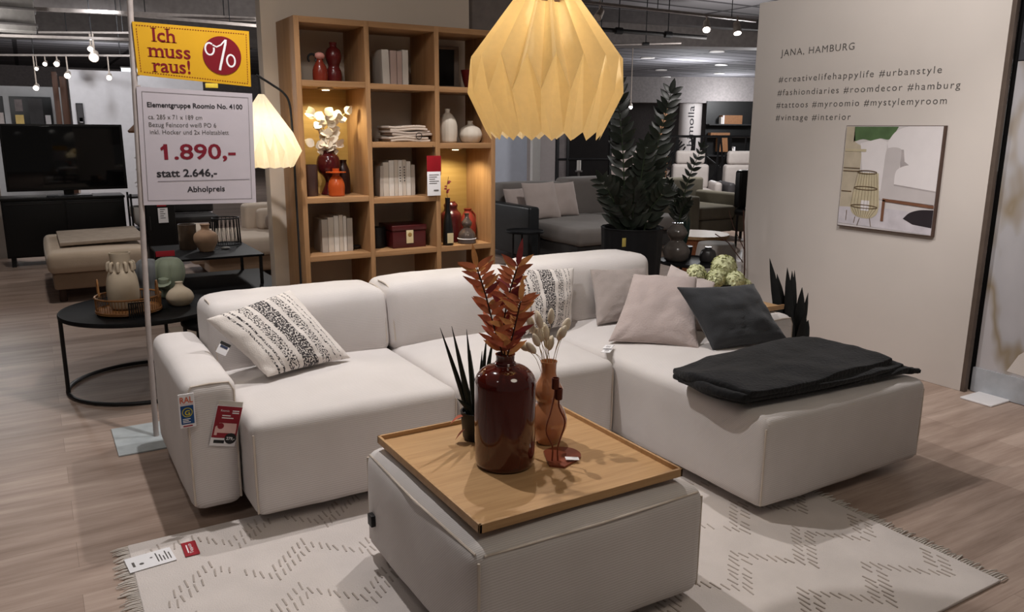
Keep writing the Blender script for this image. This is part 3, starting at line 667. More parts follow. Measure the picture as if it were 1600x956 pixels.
for c, (x0, x1) in enumerate(cells):
    for z in ZR[c]: board(x0, x1, z)
# back panels only behind the two lit compartments
PB = wood('oak_back', S(178, 146, 92), S(156, 124, 72), 0, .7)
m = MB(); m.box((1.250, YB - .012, 1.10), (1.597, YB - .004, 1.68)); m.build('back_panel', PB, shelf, smooth=False)
m = MB(); m.box((2.036, YB - .012, .785), (2.373, YB - .004, 1.355)); m.build('back_panel', PB, shelf, smooth=False)
PUCK = glow('puck_glow', (1, .85, .55, 1), 9)
for x, y, z in ((1.418, 4.33, 1.678), (2.205, 4.34, 1.355)):
    t = thing('puck_light', 'flat round puck light under the shelf board over the white leaf branches' if x < 2 else 'flat round puck light under the shelf board over the red vases', 'light', (x, y, z), 'puck lights in the shelf')
    m = MB(); m.lathe([(0, -.012), (.020, -.012), (.030, -.010), (.042, -.008), (.045, -.002), (.045, 0), (0, 0)], (x, y, z), 28); m.build('housing', plain('satin_metal', S(150, 130, 100), .35, .5, .6), t)
    m = MB(); m.lathe([(0, -.0145), (.019, -.0145), (.020, -.012), (0, -.012)], (x, y, z), 20); m.build('lens', PUCK, t)
    spot((x, y, z - .022), (x, y + .02, z - 1), 9, 150, .5, .02, (1, .90, .58))

def lathed(name, label, cat, c, prof, mat, group=None, part='body', seg=32, angle=60, fn=None):
    t = thing(name, label, cat, c, group); m = MB(); m.lathe(prof, c, seg, fn); m.build(part, mat, t, angle=angle); return t
def curve_prof(pts, n=5): return [(max(0, p.x), p.y) for p in [Vector((q.x, q.y, 0)) for q in bez([(a, b, 0) for a, b in pts], n)]]
RED_G = plain('red_glaze', S(88, 26, 26), .25, .5, var=.08); RUST_G = plain('rust_glaze', S(118, 42, 28), .25, .5, var=.08); ORANGE_G = plain('orange_glaze', S(172, 74, 32), .2, .5, var=.05)
WINE_G = plain('wine_glaze', S(66, 18, 20), .15, .5, var=.08); IVORY = plain('ivory_ceramic', S(206, 196, 182), .55, .3, var=.04)
def leafstub(mat, c): pass
# col 1 row 1
t = lathed('small_vase', 'small rust red vase with a pink collar in the top left shelf compartment', 'vase', (1.385, 4.31, 1.708), curve_prof([(.0, 0), (.034, 0), (.040, .03), (.036, .07), (.018, .105), (.020, .118)]) , RUST_G)
m = MB(); m.lathe(curve_prof([(.019, .116), (.027, .128), (.024, .142), (.010, .15)]), (1.385, 4.31, 1.708), 24); m.build('pink_collar', plain('pink_collar', S(190, 130, 120), .5), t)
m = MB(); m.tube(arc((1.345, 4.31, 1.825), .022, -.6, 4, 14, uy=(0, 0, 1)), .006, 6); m.build('handle', BLACK, t)
lathed('gourd_vase', 'taller red double gourd vase in the top left shelf compartment', 'vase', (1.478, 4.36, 1.708), curve_prof([(0, 0), (.036, 0), (.043, .03), (.040, .06), (.030, .085), (.040, .115), (.044, .14), (.036, .17), (.018, .188), (.020, .205), (.021, .21)]), RED_G)
# col 1 row 2: orange vase in front of round wine vase with white leaves
lathed('carafe_vase', 'orange glossy vase with flat collar in front of the white leaf branches', 'vase', (1.436, 4.27, 1.10), curve_prof([(0, 0), (.040, 0), (.044, .02), (.045, .06), (.034, .095), (.020, .11), (.020, .125)]) + [(.055, .128), (.055, .132), (.018, .134), (.019, .150), (.015, .150)], ORANGE_G)
lathed('round_vase', 'round wine red glass vase with white leaf branches behind the orange one', 'vase', (1.432, 4.38, 1.10), curve_prof([(0, 0), (.045, 0), (.035, .03), (.02, .07), (.03, .10), (.058, .13), (.066, .17), (.056, .21), (.036, .232), (.038, .245)]), WINE_G)
lathed('tumbler', 'smoky glass tumbler beside the orange vase on the shelf', 'glass', (1.312, 4.33, 1.10), [(0, 0), (.036, 0), (.038, .005), (.040, .17), (.037, .17), (.035, .01), (0, .01)], plain('smoky_glass', S(70, 52, 48), .15, .5))
lathed('dark_vase', 'dark brown vase at the right of the orange vase', 'vase', (1.528, 4.42, 1.10), curve_prof([(0, 0), (.036, 0), (.040, .06), (.036, .13), (.022, .17), (.024, .19)]), plain('dark_brown_glaze', S(46, 24, 20), .3, .4))
WL = fabric('white_leaf', S(224, 212, 192), 120, .2, .05); rw = random.Random(5)
base = Vector((1.432, 4.38, 1.33))
for k, (dx, dz, nl, lab) in enumerate(((-.10, .21, 14, 'white round-leaf branch arching left in the wine red vase'), (-.02, .20, 13, 'white round-leaf branch upright in the middle of the wine red vase'), (.11, .23, 16, 'white round-leaf branch reaching right in the wine red vase'), (.075, .05, 9, 'short white round-leaf branch low right in the wine red vase'), (-.08, .04, 9, 'short white round-leaf branch low left in the wine red vase'))):
    b = thing('white_leaf_branch', lab, 'dried branch', tuple(base), 'white leaf branches in the shelf')
    top = base + Vector((dx, -.03 + rw.uniform(-.03, .02), dz)); mid = base.lerp(top, .5) + Vector((-dx * .25, 0, .03)); c = bez([base - Vector((0, 0, .1)), base, mid, top], 6)
    m = MB(); m.tube(c, .0016, 5); m.build('stem', ST, b)
    m = MB()
    for i in range(nl):
        p = c[int(6 + (len(c) - 7) * i / (nl - 1))]; d = Vector((rw.uniform(-1, 1), rw.uniform(-.9, .1), rw.uniform(-.2, .9))).normalized(); up = Vector((rw.uniform(-.5, .5), -1, rw.uniform(-.2, .6)))
        m.leaf(p, d, up, rw.uniform(.048, .062), rw.uniform(.046, .058), .15, .1, 6, .9)
    m.build('leaves', WL, b, angle=180)
# books
BK = [plain('book_white', S(210, 204, 196), .7, var=.03), plain('book_cream', S(196, 186, 174), .7, var=.03), plain('book_grey', S(170, 160, 150), .7, var=.03), plain('book_pinkish', S(184, 162, 154), .7, var=.03)]
PAGES = plain('book_pages', S(206, 196, 178), .8, var=.05)
def book(x0, x1, z, h, y0, dep, cov, label, group, lean=0, marks=0):
    t = thing('book', label, 'book', ((x0 + x1) / 2, y0, z), group); w = x1 - x0
    m = MB(); m.rbox((-w / 2, 0, 0), (w / 2, .004, h), .0012); m.build('spine', cov, t, local=True)
    for s in (-1, 1):
        m = MB(); a = -w / 2 if s < 0 else w / 2 - .003; m.rbox((a, .003, 0), (a + .003, dep, h), .0008); m.build('cover', cov, t, local=True)
    m = MB(); m.box((-w / 2 + .003, .004, .003), (w / 2 - .003, dep - .004, h - .003)); m.build('page_block', PAGES, t, local=True, smooth=False)
    if marks:
        m = MB(); r2 = random.Random(marks)
        for q in range(6): m.box((-w * .18, -.0008, h * (.40 + q * .075)), (w * .18, 0, h * (.40 + q * .075) + .006 + .004 * r2.random()))
        m.build('spine_print', TXT_GREY, t, local=True, smooth=False)
    t.rotation_euler = (0, lean, 0)
G1 = 'books in the top middle compartment'
o4 = ('leftmost', 'second from left', 'third from left', 'rightmost')
for i, (a, b, h, c) in enumerate(((1.755, 1.797, .193, 0), (1.801, 1.838, .190, 3), (1.842, 1.871, .188, 3), (1.875, 1.910, .197, 0))):
    book(a, b, 1.703, h, 4.34, .15, BK[c], '%s book, %s of the four in the top middle compartment' % (('white', 'pinkish', 'pinkish', 'bright white')[i], o4[i]), G1, -.03 if i == 0 else 0)
names7 = ('first from the left, short and grey', 'second from the left', 'third from the left and broad', 'tallest, fourth from the left', 'fifth from the left', 'sixth from the left with a printed spine', 'seventh from the left', 'last on the right and short')
for i, (a, b, h, c) in enumerate(((1.700, 1.722, .172, 2), (1.724, 1.757, .192, 1), (1.759, 1.789, .203, 0), (1.791, 1.814, .205, 1), (1.816, 1.840, .204, 0), (1.842, 1.865, .205, 1), (1.867, 1.893, .196, 0), (1.895, 1.92, .176, 2))):
    book(a, b, 1.085, h, 4.30, .16, BK[c], 'pale book in the middle compartment, ' + names7[i], 'books in the middle compartment', .04 if i == 0 else 0, 0 if i not in (4, 5) else i)
names6 = ('first from the left and darkest', 'second from the left', 'third from the left', 'fourth from the left, tallest', 'fifth from the left', 'last on the right')
for i, (a, b, h, c) in enumerate(((1.352, 1.386, .185, 2), (1.388, 1.420, .196, 1), (1.422, 1.449, .203, 0), (1.451, 1.474, .206, 1), (1.476, 1.494, .200, 0), (1.497, 1.530, .186, 2))):
    book(a, b, .785, h, 4.30, .16, BK[c], 'pale book in the lower left compartment, ' + names6[i], 'books in the lower left compartment')
lathed('small_bowl', 'small dark bowl beside the books in the lower left compartment', 'bowl', (1.562, 4.36, .785), [(0, 0), (.018, 0), (.031, .02), (.028, .021), (.0, .008)], DARK)
# folded linen
for k in range(3):
    t = thing('folded_cloth', ('folded beige linen cloth at the bottom of the shelf pile', 'folded beige linen cloth in the middle of the shelf pile', 'folded beige linen cloth on top of the shelf pile')[k], 'folded cloth', (1.87, 4.33, 1.392 + .03 * k), 'folded linen on the shelf')
    CL = fabric('beige_linen_%d' % k, (S(176, 160, 146), S(166, 150, 138), S(186, 170, 156))[k], 150, .5, .08)
    for q in range(2):
        m = MB(); dx = .008 * (k % 2) - .01 * q
        m.rbox((1.745 + dx, 4.23 + .004 * k, 1.3925 + .030 * k + .014 * q), (1.995 + dx - .02 * (k == 2), 4.42, 1.3925 + .030 * k + .014 * q + .0145), .006, nn=(14, 6, 1), fn=lambda p: p + Vector((0, .012 * sin(p.x * 20 + k), .004 * sin(p.x * 25 + 2 * k)))); m.build('fold', CL, t, angle=180)
m = MB(); m.tube(ring((1.915, 4.222, 1.425), .018, 20, ux=(1, 0, 0), uy=(0, 0, 1)), .0022, 6, closed=True); tag(m.build('cord_loop', BLACK), 'thin dark cord ring hanging in front of the folded linen', 'ring')
# top right: framed black board + red bowl
t = thing('picture_frame', 'grey frame with black panel leaning in the top right compartment', 'picture frame', (2.19, 4.50, 1.70))
m = MB()
for a, b in (((2.07, 4.47, 1.70), (2.30, 4.49, 1.72)), ((2.07, 4.47, 1.93), (2.30, 4.49, 1.95)), ((2.07, 4.47, 1.72), (2.085, 4.49, 1.93)), ((2.27, 4.47, 1.72), (2.30, 4.49, 1.93))): m.rbox(a, b, .001)
m.build('frame', plain('grey_frame', S(120, 108, 100), .6), t); m = MB(); m.box((2.083, 4.478, 1.715), (2.272, 4.486, 1.935)); m.build('panel', BLACKW, t, smooth=False)
lathed('bowl_vase', 'dark red bowl beside the black framed panel on the top right shelf', 'bowl', (2.300, 4.32, 1.70), curve_prof([(0, 0), (.03, 0), (.048, .05), (.058, .105)]) + [(.054, .105), (.044, .05), (.0, .012)], RED_G)
# white vases col 3 row 2
rib = lambda r, z, a: r * (1 + .015 * cos(14 * a))
lathed('ribbed_vase', 'tall ivory ribbed bottle vase on the right of the shelf', 'vase', (2.150, 4.33, 1.385), curve_prof([(0, 0), (.046, 0), (.055, .03), (.0575, .08), (.052, .125), (.030, .16), (.016, .172), (.0145, .188), (.017, .196)]), IVORY, fn=rib, seg=56)
lathed('ribbed_vase', 'squat round ivory ribbed vase beside the tall one', 'vase', (2.307, 4.34, 1.385), curve_prof([(0, 0), (.048, 0), (.068, .03), (.070, .055), (.055, .085), (.024, .103), (.016, .112), (.0165, .128)]), IVORY, fn=rib, seg=56)
# price tag strips col 2 row 3
t = thing('price_tag', 'red and white hanging price tag at the front edge of the middle shelf', 'tag', (1.985, 4.19, 1.335))
m = MB(); m.rbox((1.945, 4.187, 1.205), (2.035, 4.190, 1.315), .001); m.build('red_card', plain('bright_red', S(140, 26, 34), .35), t)
m = MB(); m.rbox((1.945, 4.185, 1.088), (2.030, 4.188, 1.225), .001); m.build('white_card', PAPERW, t)
m = MB(); m.box((1.985, 4.183, 1.115), (2.015, 4.185, 1.122))
for k in range(5): m.box((1.957, 4.184, 1.205 - .012 * k), (2.018 - .012 * (k % 3), 4.185, 1.209 - .012 * k))
m.build('print', TXT_GREY, t, smooth=False)
m = MB(); m.tube([(1.99, 4.19, 1.31), (1.99, 4.196, 1.36), (1.99, 4.199, 1.372)], .0012, 5); m.build('hanger', BLACK, t)
# red box
t = thing('storage_box', 'dark red lidded box with a small cream label on the shelf', 'box', (1.83, 4.35, .785))
m = MB(); m.rbox((1.755, 4.26, .785), (1.965, 4.46, .885), .004); m.build('box_body', plain('dark_red_lacquer', S(70, 22, 22), .3, .45), t)
m = MB(); m.rbox((1.75, 4.255, .885), (1.97, 4.465, .918), .006); m.build('lid', plain('dark_red_lacquer', S(70, 22, 22), .3, .45), t)
m = MB(); m.rbox((1.838, 4.2535, .812), (1.882, 4.2555, .888), .0005); m.build('label', plain('cream_label', S(196, 178, 140), .6), t)
m = MB(); m.ball((1.860, 4.253, .862), .013, 10, (1, .08, 1)); m.build('label_emblem', plain('ochre_print', S(140, 110, 60), .6), t)
lathed('candle_tin', 'black round tin behind the red box', 'tin', (1.70, 4.37, .785), [(0, 0), (.05, 0), (.052, .11), (.05, .118), (0, .12)], BLACK)
# lower right lit compartment
t = lathed('slim_bottle', 'black slim bottle vase with dry sprig at the left of the lit compartment', 'bottle', (2.105, 4.25, .785), curve_prof([(0, 0), (.030, 0), (.032, .06), (.026, .14), (.016, .20), (.015, .27), (.017, .282)]), BLACKW)
m = MB(); m.rbox((2.085, 4.2165, .80), (2.125, 4.219, .86), .0008); m.build('label', plain('cream_label', S(196, 178, 140), .6), t)
m = MB(); c = bez([(2.105, 4.25, 1.05), (2.10, 4.25, 1.12), (2.115, 4.255, 1.19)], 5); m.tube(c, .0012, 5); m.build('sprig_stem', STEMB, t)
m = MB()
for q in range(7): m.leaf(c[3 + q % 6], (rw.uniform(-1, 1), -.3, rw.uniform(0, 1)), (0, -1, .3), .022, .012)
m.build('sprig_leaves', LEAF[3], t, angle=180)
lathed('lidded_jar', 'glossy red two-tier jar vase in the lit lower right compartment', 'vase', (2.195, 4.39, .785), curve_prof([(0, 0), (.055, 0), (.064, .02), (.066, .10), (.064, .165), (.045, .19), (.040, .205), (.043, .225), (.030, .24), (.028, .246)]), RED_G)
lathed('glass_gourd_vase', 'smoky clear glass gourd vase in front of the red vases', 'vase', (2.243, 4.27, .785), curve_prof([(0, 0), (.052, 0), (.056, .02), (.050, .06), (.028, .088), (.022, .096), (.030, .112), (.031, .128), (.018, .148), (.012, .165), (.016, .182)]), plain('smoked_glass_grey', S(92, 80, 74), .05, .6, .35))
m = MB(); m.tube(ring((2.243, 4.27, .815), .0555, 32), .003, 6, closed=True); tag(m.build('white_band', PAPERW), 'white paper band around the smoky glass vase', 'band')
t = lathed('jug_vase', 'matt red leaf-shaped jug at the right of the lit compartment', 'vase', (2.318, 4.40, .785), curve_prof([(0, 0), (.038, 0), (.052, .05), (.050, .11), (.034, .155), (.022, .180), (.026, .195)]), plain('matt_red_clay', S(130, 44, 32), .6, .3))
m = MB(); m.tube(bez([(2.345, 4.40, .965), (2.372, 4.40, .93), (2.37, 4.40, .87)], 5), .006, 8); m.build('handle', plain('matt_red_clay', S(130, 44, 32), .6, .3), t)

# ================================================================ PENDANT + FLOOR LAMP (folded paper shades)
def shade_mesh(c, R, H, N=18, phase=0.0, TOPA=.30, TOPB=.235, zB=.54, rB=.955, zC=.31, zig=.058):
    """folded paper: ridge zigzag like the photo's origami shades; c is the bottom centre"""
    m = MB(); rings = []
    spec = [(0.36, 1.0, .10, 0), (0.945, .535, .0, 0), (1.0, .315, 0, .5), (.70, 0.0, .12, 0)]
    def P(a, r, z): return (c[0] + R * r * cos(a), c[1] + R * r * sin(a), c[2] + H * z)
    T = []; Bq = []; Cq = []; D = []
    for i in range(2 * N):
        a = 2 * pi * i / (2 * N) + phase
        T.append(P(a, TOPA if i % 2 == 0 else TOPB, 1.0)); 
        D.append(P(a, .69 if i % 2 == 0 else .755, .0 if i % 2 == 0 else zig))
    for i in range(N):
        Bq.append(P(2 * pi * i / N + phase, rB, zB)); Cq.append(P(2 * pi * (i + .5) / N + phase, .985, zC))
    Bi = []; Ci = []
    v = T + Bq + Cq + D; t0, b0, c0, d0 = 0, 2 * N, 3 * N, 4 * N; f = []
    for i in range(N):
        j = (i + 1) % N
        f.append((t0 + 2 * i, b0 + i, c0 + i, t0 + 2 * i + 1)); f.append((t0 + 2 * i + 1, c0 + i, b0 + j, t0 + (2 * i + 2) % (2 * N)))
        f.append((b0 + i, d0 + 2 * i, d0 + 2 * i + 1, c0 + i)); f.append((c0 + i, d0 + 2 * i + 1, d0 + (2 * i + 2) % (2 * N), b0 + j))
    m.add(v, f); return m
def paper(name, col, ecol, es):
    t = NT(name); tr = t.n('ShaderNodeBsdfTranslucent'); df = t.n('ShaderNodeBsdfDiffuse'); em = t.n('ShaderNodeEmission'); mx = t.n('ShaderNodeMixShader'); ad = t.n('ShaderNodeAddShader')
    v = t.noise(t.co(), 60, 3); cr = t.ramp(v, [(.3, tuple(x * .94 for x in col[:3]) + (1,)), (.7, col)])
    t.l(cr, tr.inputs[0]); t.l(cr, df.inputs[0]); em.inputs[0].default_value = ecol; em.inputs[1].default_value = es
    mx.inputs[0].default_value = .6; t.l(df.outputs[0], mx.inputs[1]); t.l(tr.outputs[0], mx.inputs[2]); t.l(mx.outputs[0], ad.inputs[0]); t.l(em.outputs[0], ad.inputs[1])
    t.l(ad.outputs[0], t.t.nodes['Material Output'].inputs['Surface']); return t.m
PAP1 = paper('warm_paper', S(236, 216, 176), S(214, 176, 104), .15); PAP2 = paper('pale_paper', S(240, 232, 214), S(240, 218, 176), .32)
pd = thing('pendant_lamp', 'big folded paper pendant lamp glowing yellow over the pouf', 'lamp', (1.40, 2.145, 1.435))
shade_mesh((1.405, 2.142, 1.433), .247, .455, 18, .06).build('lamp_shade', PAP1, pd, smooth=False)
m = MB(); m.lathe([(0, .47), (.03, .47), (.034, .46), (.034, .40), (.022, .37), (0, .37)], (1.40, 2.145, 1.433), 20); m.build('socket', WHITE, pd)
m = MB(); m.ball((1.40, 2.145, 1.775), .032, 16); m.build('bulb', glow('bulb_glow', (1, .84, .5, 1), 10), pd)
m = MB(); m.tube([(1.40, 2.145, 1.90), (1.40, 2.145, 3.05)], .003, 6); m.build('cord', BLACK, pd)
m = MB(); m.cyl((1.40, 2.145, 3.05), .05, .03, 20); m.build('ceiling_rose', WHITE, pd)
point((1.41, 2.145, 1.76), 1.7, .04, (1, .80, .46))
t = thing('price_tag', 'grey price card hanging on the top of the big pendant shade', 'tag', (1.37, 2.06, 1.86))
m = MB(); m.rbox((-.035, 0, -.03), (.035, .002, .04), .0008); m.build('card', plain('greige_card', S(158, 130, 112), .6), t, local=True)
m = MB(); m.box((-.014, -.0008, -.022), (.012, 0, -.018)); m.build('print', BLACK, t, local=True, smooth=False); t.rotation_euler = (-.35, .08, -.45)
fl = thing('floor_lamp', 'pale folded paper lamp hanging from a thin black curved stand beside the shelf', 'lamp', (1.13, 4.05, 0))
lc = (1.028, 4.15, 1.268)
shade_mesh(lc, .190, .36, 16, .1, .075, .06, .48, .76, .23, .018).build('lamp_shade', PAP2, fl, smooth=False)
m = MB(); m.ball((lc[0], lc[1], lc[2] + .20), .03, 14); m.build('bulb', glow('bulb_glow', (1, .84, .5, 1), 10), fl)
m = MB(); m.lathe([(0, .33), (.018, .33), (.02, .32), (.02, .25), (.012, .23), (0, .23)], lc, 16); m.tube([(lc[0], lc[1], lc[2] + .33), (1.023, 4.15, 1.70)], .003, 6); m.build('socket', BLACK, fl)
m = MB(); m.tube([(1.175, 4.14, .02), (1.175, 4.14, .8)] + bez([(1.172, 4.14, 1.45), (1.165, 4.14, 1.58), (1.14, 4.145, 1.635), (1.085, 4.15, 1.675), (1.010, 4.15, 1.72)], 6), .006, 8); m.build('stand', BLACK, fl)
m = MB(); m.lathe([(0, 0), (.13, 0), (.13, .012), (.01, .02), (0, .02)], (1.08, 4.06, 0), 32); m.build('base', BLACK, fl)
point((lc[0], lc[1], lc[2] + .16), .9, .035, (1, .88, .66))

# ================================================================ SIGN STAND
sg = thing('sign_stand', 'white pole sign stand on a grey foot plate at the left armrest', 'sign', (.41, 4.06, 0))
m = MB(); m.rbox((.222, 3.885, 0), (.56, 4.265, .008), .002); m.build('foot_plate', plain('grey_plate', S(170, 176, 178), .4, .4), sg)
POLE = plain('white_pole', S(178, 168, 164), .4)
m = MB(); m.tube([(.402, 4.06, .008), (.412, 4.06, .52), (.464, 4.06, 2.02), (.472, 4.06, 2.25)], .0125, 12); m.build('pole', POLE, sg)
def plate(name, tl, tr, br, bl, mat, y, th=.006):
    m = MB(); c = [Vector((p[0], y, p[1])) for p in (bl, br, tr, tl)]; d = Vector((0, th, 0))
    m.add(c + [p + d for p in c], [(0, 1, 2, 3), (7, 6, 5, 4), (0, 4, 5, 1), (1, 5, 6, 2), (2, 6, 7, 3), (3, 7, 4, 0)]); return m.build(name, mat, sg, smooth=False)
ys = 4.04
YEL = plain('sign_yellow', S(204, 154, 30), .5, var=.03); WSG = plain('sign_white', S(186, 178, 184), .5, var=.02); MAR = plain('sign_maroon', S(116, 16, 28), .5, var=.03)
plate('yellow_card', (.462, 1.911), (.956, 1.902), (.950, 1.653), (.466, 1.688), YEL, ys)
plate('white_card', (.455, 1.638), (.953, 1.622), (.940, 1.110), (.440, 1.118), WSG, ys)
def frame_lines(mb, tl, tr, br, bl, inset, w, y, dash=None):
    P4 = [Vector((p[0], y, p[1])) for p in (tl, tr, br, bl)]; c = sum(P4, Vector()) / 4
    Q = [p + Vector((inset if p.x < c.x else -inset, 0, -inset if p.z > c.z else inset)) for p in P4]
    for i in range(4):
        a, b = Q[i], Q[(i + 1) % 4]; L = (b - a).length; d = (b - a) / L; n = Vector((-d.z, 0, d.x)) * w / 2; k = 0
        segs = [(0, L)] if not dash else [(s, s + dash * .55) for s in [q * dash for q in range(int(L / dash))]]
        for s0, s1 in segs: mb.add([a + d * s0 - n, a + d * s1 - n, a + d * s1 + n, a + d * s0 + n], [(0, 1, 2, 3)])
m = MB(); frame_lines(m, (.462, 1.911), (.956, 1.902), (.950, 1.653), (.466, 1.688), .014, .003, ys - .0012, .011)
tl = -.022  # the yellow card hangs a little askew
for body, x, z, w, s in (('Ich', .585, 1.833, .104, .082), ('muss', .602, 1.767, .178, .082), ('raus!', .606, 1.703, .160, .082)):
    m.text(body, (x, ys, z), (1, 0, tl), (0, 0, 1), (0, -1, 0), size=s, width=w, align='CENTER', bold=.012, depth=.0012, serif=True)
m.build('maroon_lettering', MAR, sg, smooth=False)
def serif_bar(mb, x, z, w): mb.box((x - w / 2, ys - .0013, z), (x + w / 2, ys - .0011, z + .005))
m = MB(); m.lathe([(0, 0), (.085, 0), (.085, .002), (0, .002)], (0, 0, 0), 48); o = m.build('maroon_disc', MAR, sg, local=True); o.location = Vector((.828, ys - .0005, 1.787)) - sg.location; o.rotation_euler = (pi / 2, 0, 0)
m = MB(); yy = ys - .0022
def wv(pts, r, cl=False):
    q = MB(); q.tube([(p[0], 0, p[1]) for p in pts], r * .78, 8, closed=cl); m.add([Vector((v.x, yy + v.y * .15, v.z)) for v in q.v], q.f)
wv([(.848, 1.858), (.846, 1.84), (.832, 1.79), (.818, 1.74), (.814, 1.722)], .0075)
wv([(.775 + .019 * cos(a), 1.814 + .026 * sin(a)) for a in [2 * pi * i / 20 + .9 for i in range(19)]], .0058); wv([(.789, 1.832), (.806, 1.824), (.826, 1.834), (.845, 1.855)], .005)
wv([(.866 + .018 * cos(a), 1.766 + .026 * sin(a)) for a in [2 * pi * i / 20 for i in range(20)]], .0058, True)
m.build('percent_sign', PAPERW, sg)
m = MB()
for body, x, z, w, s, b in (('Elementgruppe Roomio No. 4100', .492, 1.552, .412, .030, .022), ('statt 2.646,-', .506, 1.243, .262, .048, .022), ('Abholpreis', .630, 1.171, .168, .036, .018)):
    m.text(body, (x, ys, z), (1, 0, -.006), (0, 0, 1), (0, -1, 0), size=s, width=w, bold=b, depth=.0012)
m.box((.508, ys - .0014, 1.222), (.915, ys - .001, 1.2235)); m.build('dark_lettering', TXT_DARK, sg, smooth=False)
m = MB()
for body, x, z, w in (('ca. 285 x 71 x 189 cm', .492, 1.500, .228), ('Bezug Feincord weiß PO 6', .492, 1.466, .288), ('inkl. Hocker und 2x Holztablett', .494, 1.434, .340)):
    m.text(body, (x, ys, z), (1, 0, -.004), (0, 0, 1), (0, -1, 0), size=.028, width=w, depth=.0012)
frame_lines(m, (.455, 1.638), (.953, 1.622), (.940, 1.110), (.440, 1.118), .020, .0018, ys - .0012)
m.build('grey_lettering', TXT_GREY, sg, smooth=False)
m = MB(); m.text('1.890,-', (.544, ys, 1.322), (1, 0, 0), (0, 0, 1), (0, -1, 0), size=.096, width=.315, bold=.018, depth=.0012); m.add([(.530, ys - .0017, 1.372), (.534, ys - .0017, 1.360), (.552, ys - .0017, 1.374), (.552, ys - .0017, 1.390)], [(0, 1, 2, 3)]); m.build('price_lettering', plain('price_red', S(116, 28, 42), .5), sg, smooth=False)
m = MB()
for z in (1.64, 1.60, 1.42, 1.2, 1.14, 1.69, 1.90): m.tube([(.455, 4.06, z), (.47, 4.047, z)], .006, 8)
m.build('clip', POLE, sg)
m = MB(); m.rbox((.745, 4.036, 1.642), (.80, 4.046, 1.662), .002); m.build('yellow_clip', plain('sign_clip', S(226, 196, 70), .5), sg)

# ================================================================ WALL PICTURE
sg.location = (.395, 3.975, 0)
pic = thing('wall_picture', 'square print of wire lanterns and a white armchair hanging on the cream display wall', 'picture', (4.48, 3.01, 1.19))
PY0, PY1, PZ0, PZ1, PX = 2.682, 3.33, .868, 1.502, 4.466
m = MB(); m.rbox((PX, PY0, PZ0), (4.489, PY1, PZ1), .002); m.build('canvas', plain('canvas_edge', S(84, 66, 58), .6), pic)
def pp(u, v, k=0): return Vector((PX - .0012 - .0006 * k, PY1 + (PY0 - PY1) * u, PZ1 + (PZ0 - PZ1) * v))
def patch(mb, pts, k): mb.add([pp(u, v, k) for u, v in pts], [tuple(range(len(pts)))])
def stroke(mb, pts, w, k, cl=False):
    mb.tube([pp(u, v, k) for u, v in pts], w, 5, closed=cl)
def sm(pts, n=4): return [(p.x, p.y) for p in bez([(a, b, 0) for a, b in pts], n)]
pcol = [plain('print_offwhite', S(204, 198, 198), .6, var=.03), plain('print_green', S(84, 108, 72), .6, var=.25, vscale=9), plain('print_white', S(222, 216, 217), .6, var=.02), plain('print_grey', S(192, 185, 185), .6, var=.03), plain('print_brown', S(118, 80, 60), .6), plain('print_black', S(44, 38, 42), .6), plain('print_straw', S(190, 178, 150), .6, var=.08), plain('print_line', S(104, 84, 62), .6), plain('print_floor', S(198, 192, 198), .6), plain('print_beige', S(186, 174, 154), .6, var=.1), plain('print_shade', S(168, 160, 160), .6)]
m = MB()
m.slot(0); patch(m, [(.006, .006), (.985, .006), (.985, .99), (.006, .99)], 0)
m.slot(9); patch(m, [(.01, .01), (.10, .01), (.12, .16), (.20, .2), (.20, .80), (.01, .80)], 1)
m.slot(1); patch(m, [(.10, .01), (.56, .01)] + sm([(.56, .01), (.52, .08), (.47, .13), (.38, .12), (.30, .145), (.20, .13), (.10, .155)]), 1)
m.slot(2); patch(m, sm([(.18, .17), (.28, .145), (.38, .125), (.46, .15)]) + [(.47, .62), (.26, .62)], 2)
m.slot(2); patch(m, sm([(.46, .16), (.52, .07), (.58, .03), (.66, .006)]) + [(.985, .006), (.985, .37), (.62, .42), (.50, .30)], 2)          # chair back
m.slot(10); patch(m, [(.60, .22), (.635, .22), (.655, .33), (.70, .36), (.62, .42)], 3)
m.slot(3); patch(m, sm([(.44, .70), (.45, .45), (.46, .24), (.50, .205), (.58, .205), (.615, .24), (.61, .40)]) + [(.575, .48), (.575, .69)], 4)  # arm
m.slot(2); patch(m, sm([(.575, .545), (.575, .45), (.60, .40), (.68, .365), (.80, .355), (.985, .352)]) + [(.985, .585)], 5)                   # seat cushion
m.slot(10); patch(m, [(.575, .545), (.985, .585), (.985, .597), (.575, .557)], 6)
m.slot(3); patch(m, [(.575, .557), (.985, .597), (.985, .71), (.575, .69)], 5)
m.slot(8); patch(m, [(.01, .80), (.48, .78), (.985, .80), (.985, .985), (.01, .965)], 3)
m.slot(5); patch(m, sm([(.70, .86), (.76, .80), (.86, .765), (.985, .755)]) + [(.985, .92), (.80, .905)], 4)
m.slot(4); patch(m, [(.475, .685), (.985, .715), (.985, .742), (.475, .712)], 7); patch(m, [(.475, .70), (.505, .70), (.505, .905), (.475, .905)], 7)
m.slot(6); patch(m, [(.20, .45), (.405, .45), (.43, .64), (.445, .76)] + sm([(.445, .76), (.43, .84), (.36, .89), (.24, .89), (.16, .85), (.13, .78)]) + [(.15, .66)], 5); patch(m, [(.02, .225), (.25, .225), (.25, .25), (.02, .25)], 4)
m.slot(2); patch(m, [(.25, .72), (.34, .72), (.34, .82), (.25, .82)], 7)
m.slot(7)
for k, (v, r) in enumerate(((.445, .103), (.60, .125), (.78, .145))):
    stroke(m, [(.285 + r * cos(a), v + .016 * sin(a)) for a in [2 * pi * i / 20 for i in range(20)]], .0024, 8, True)
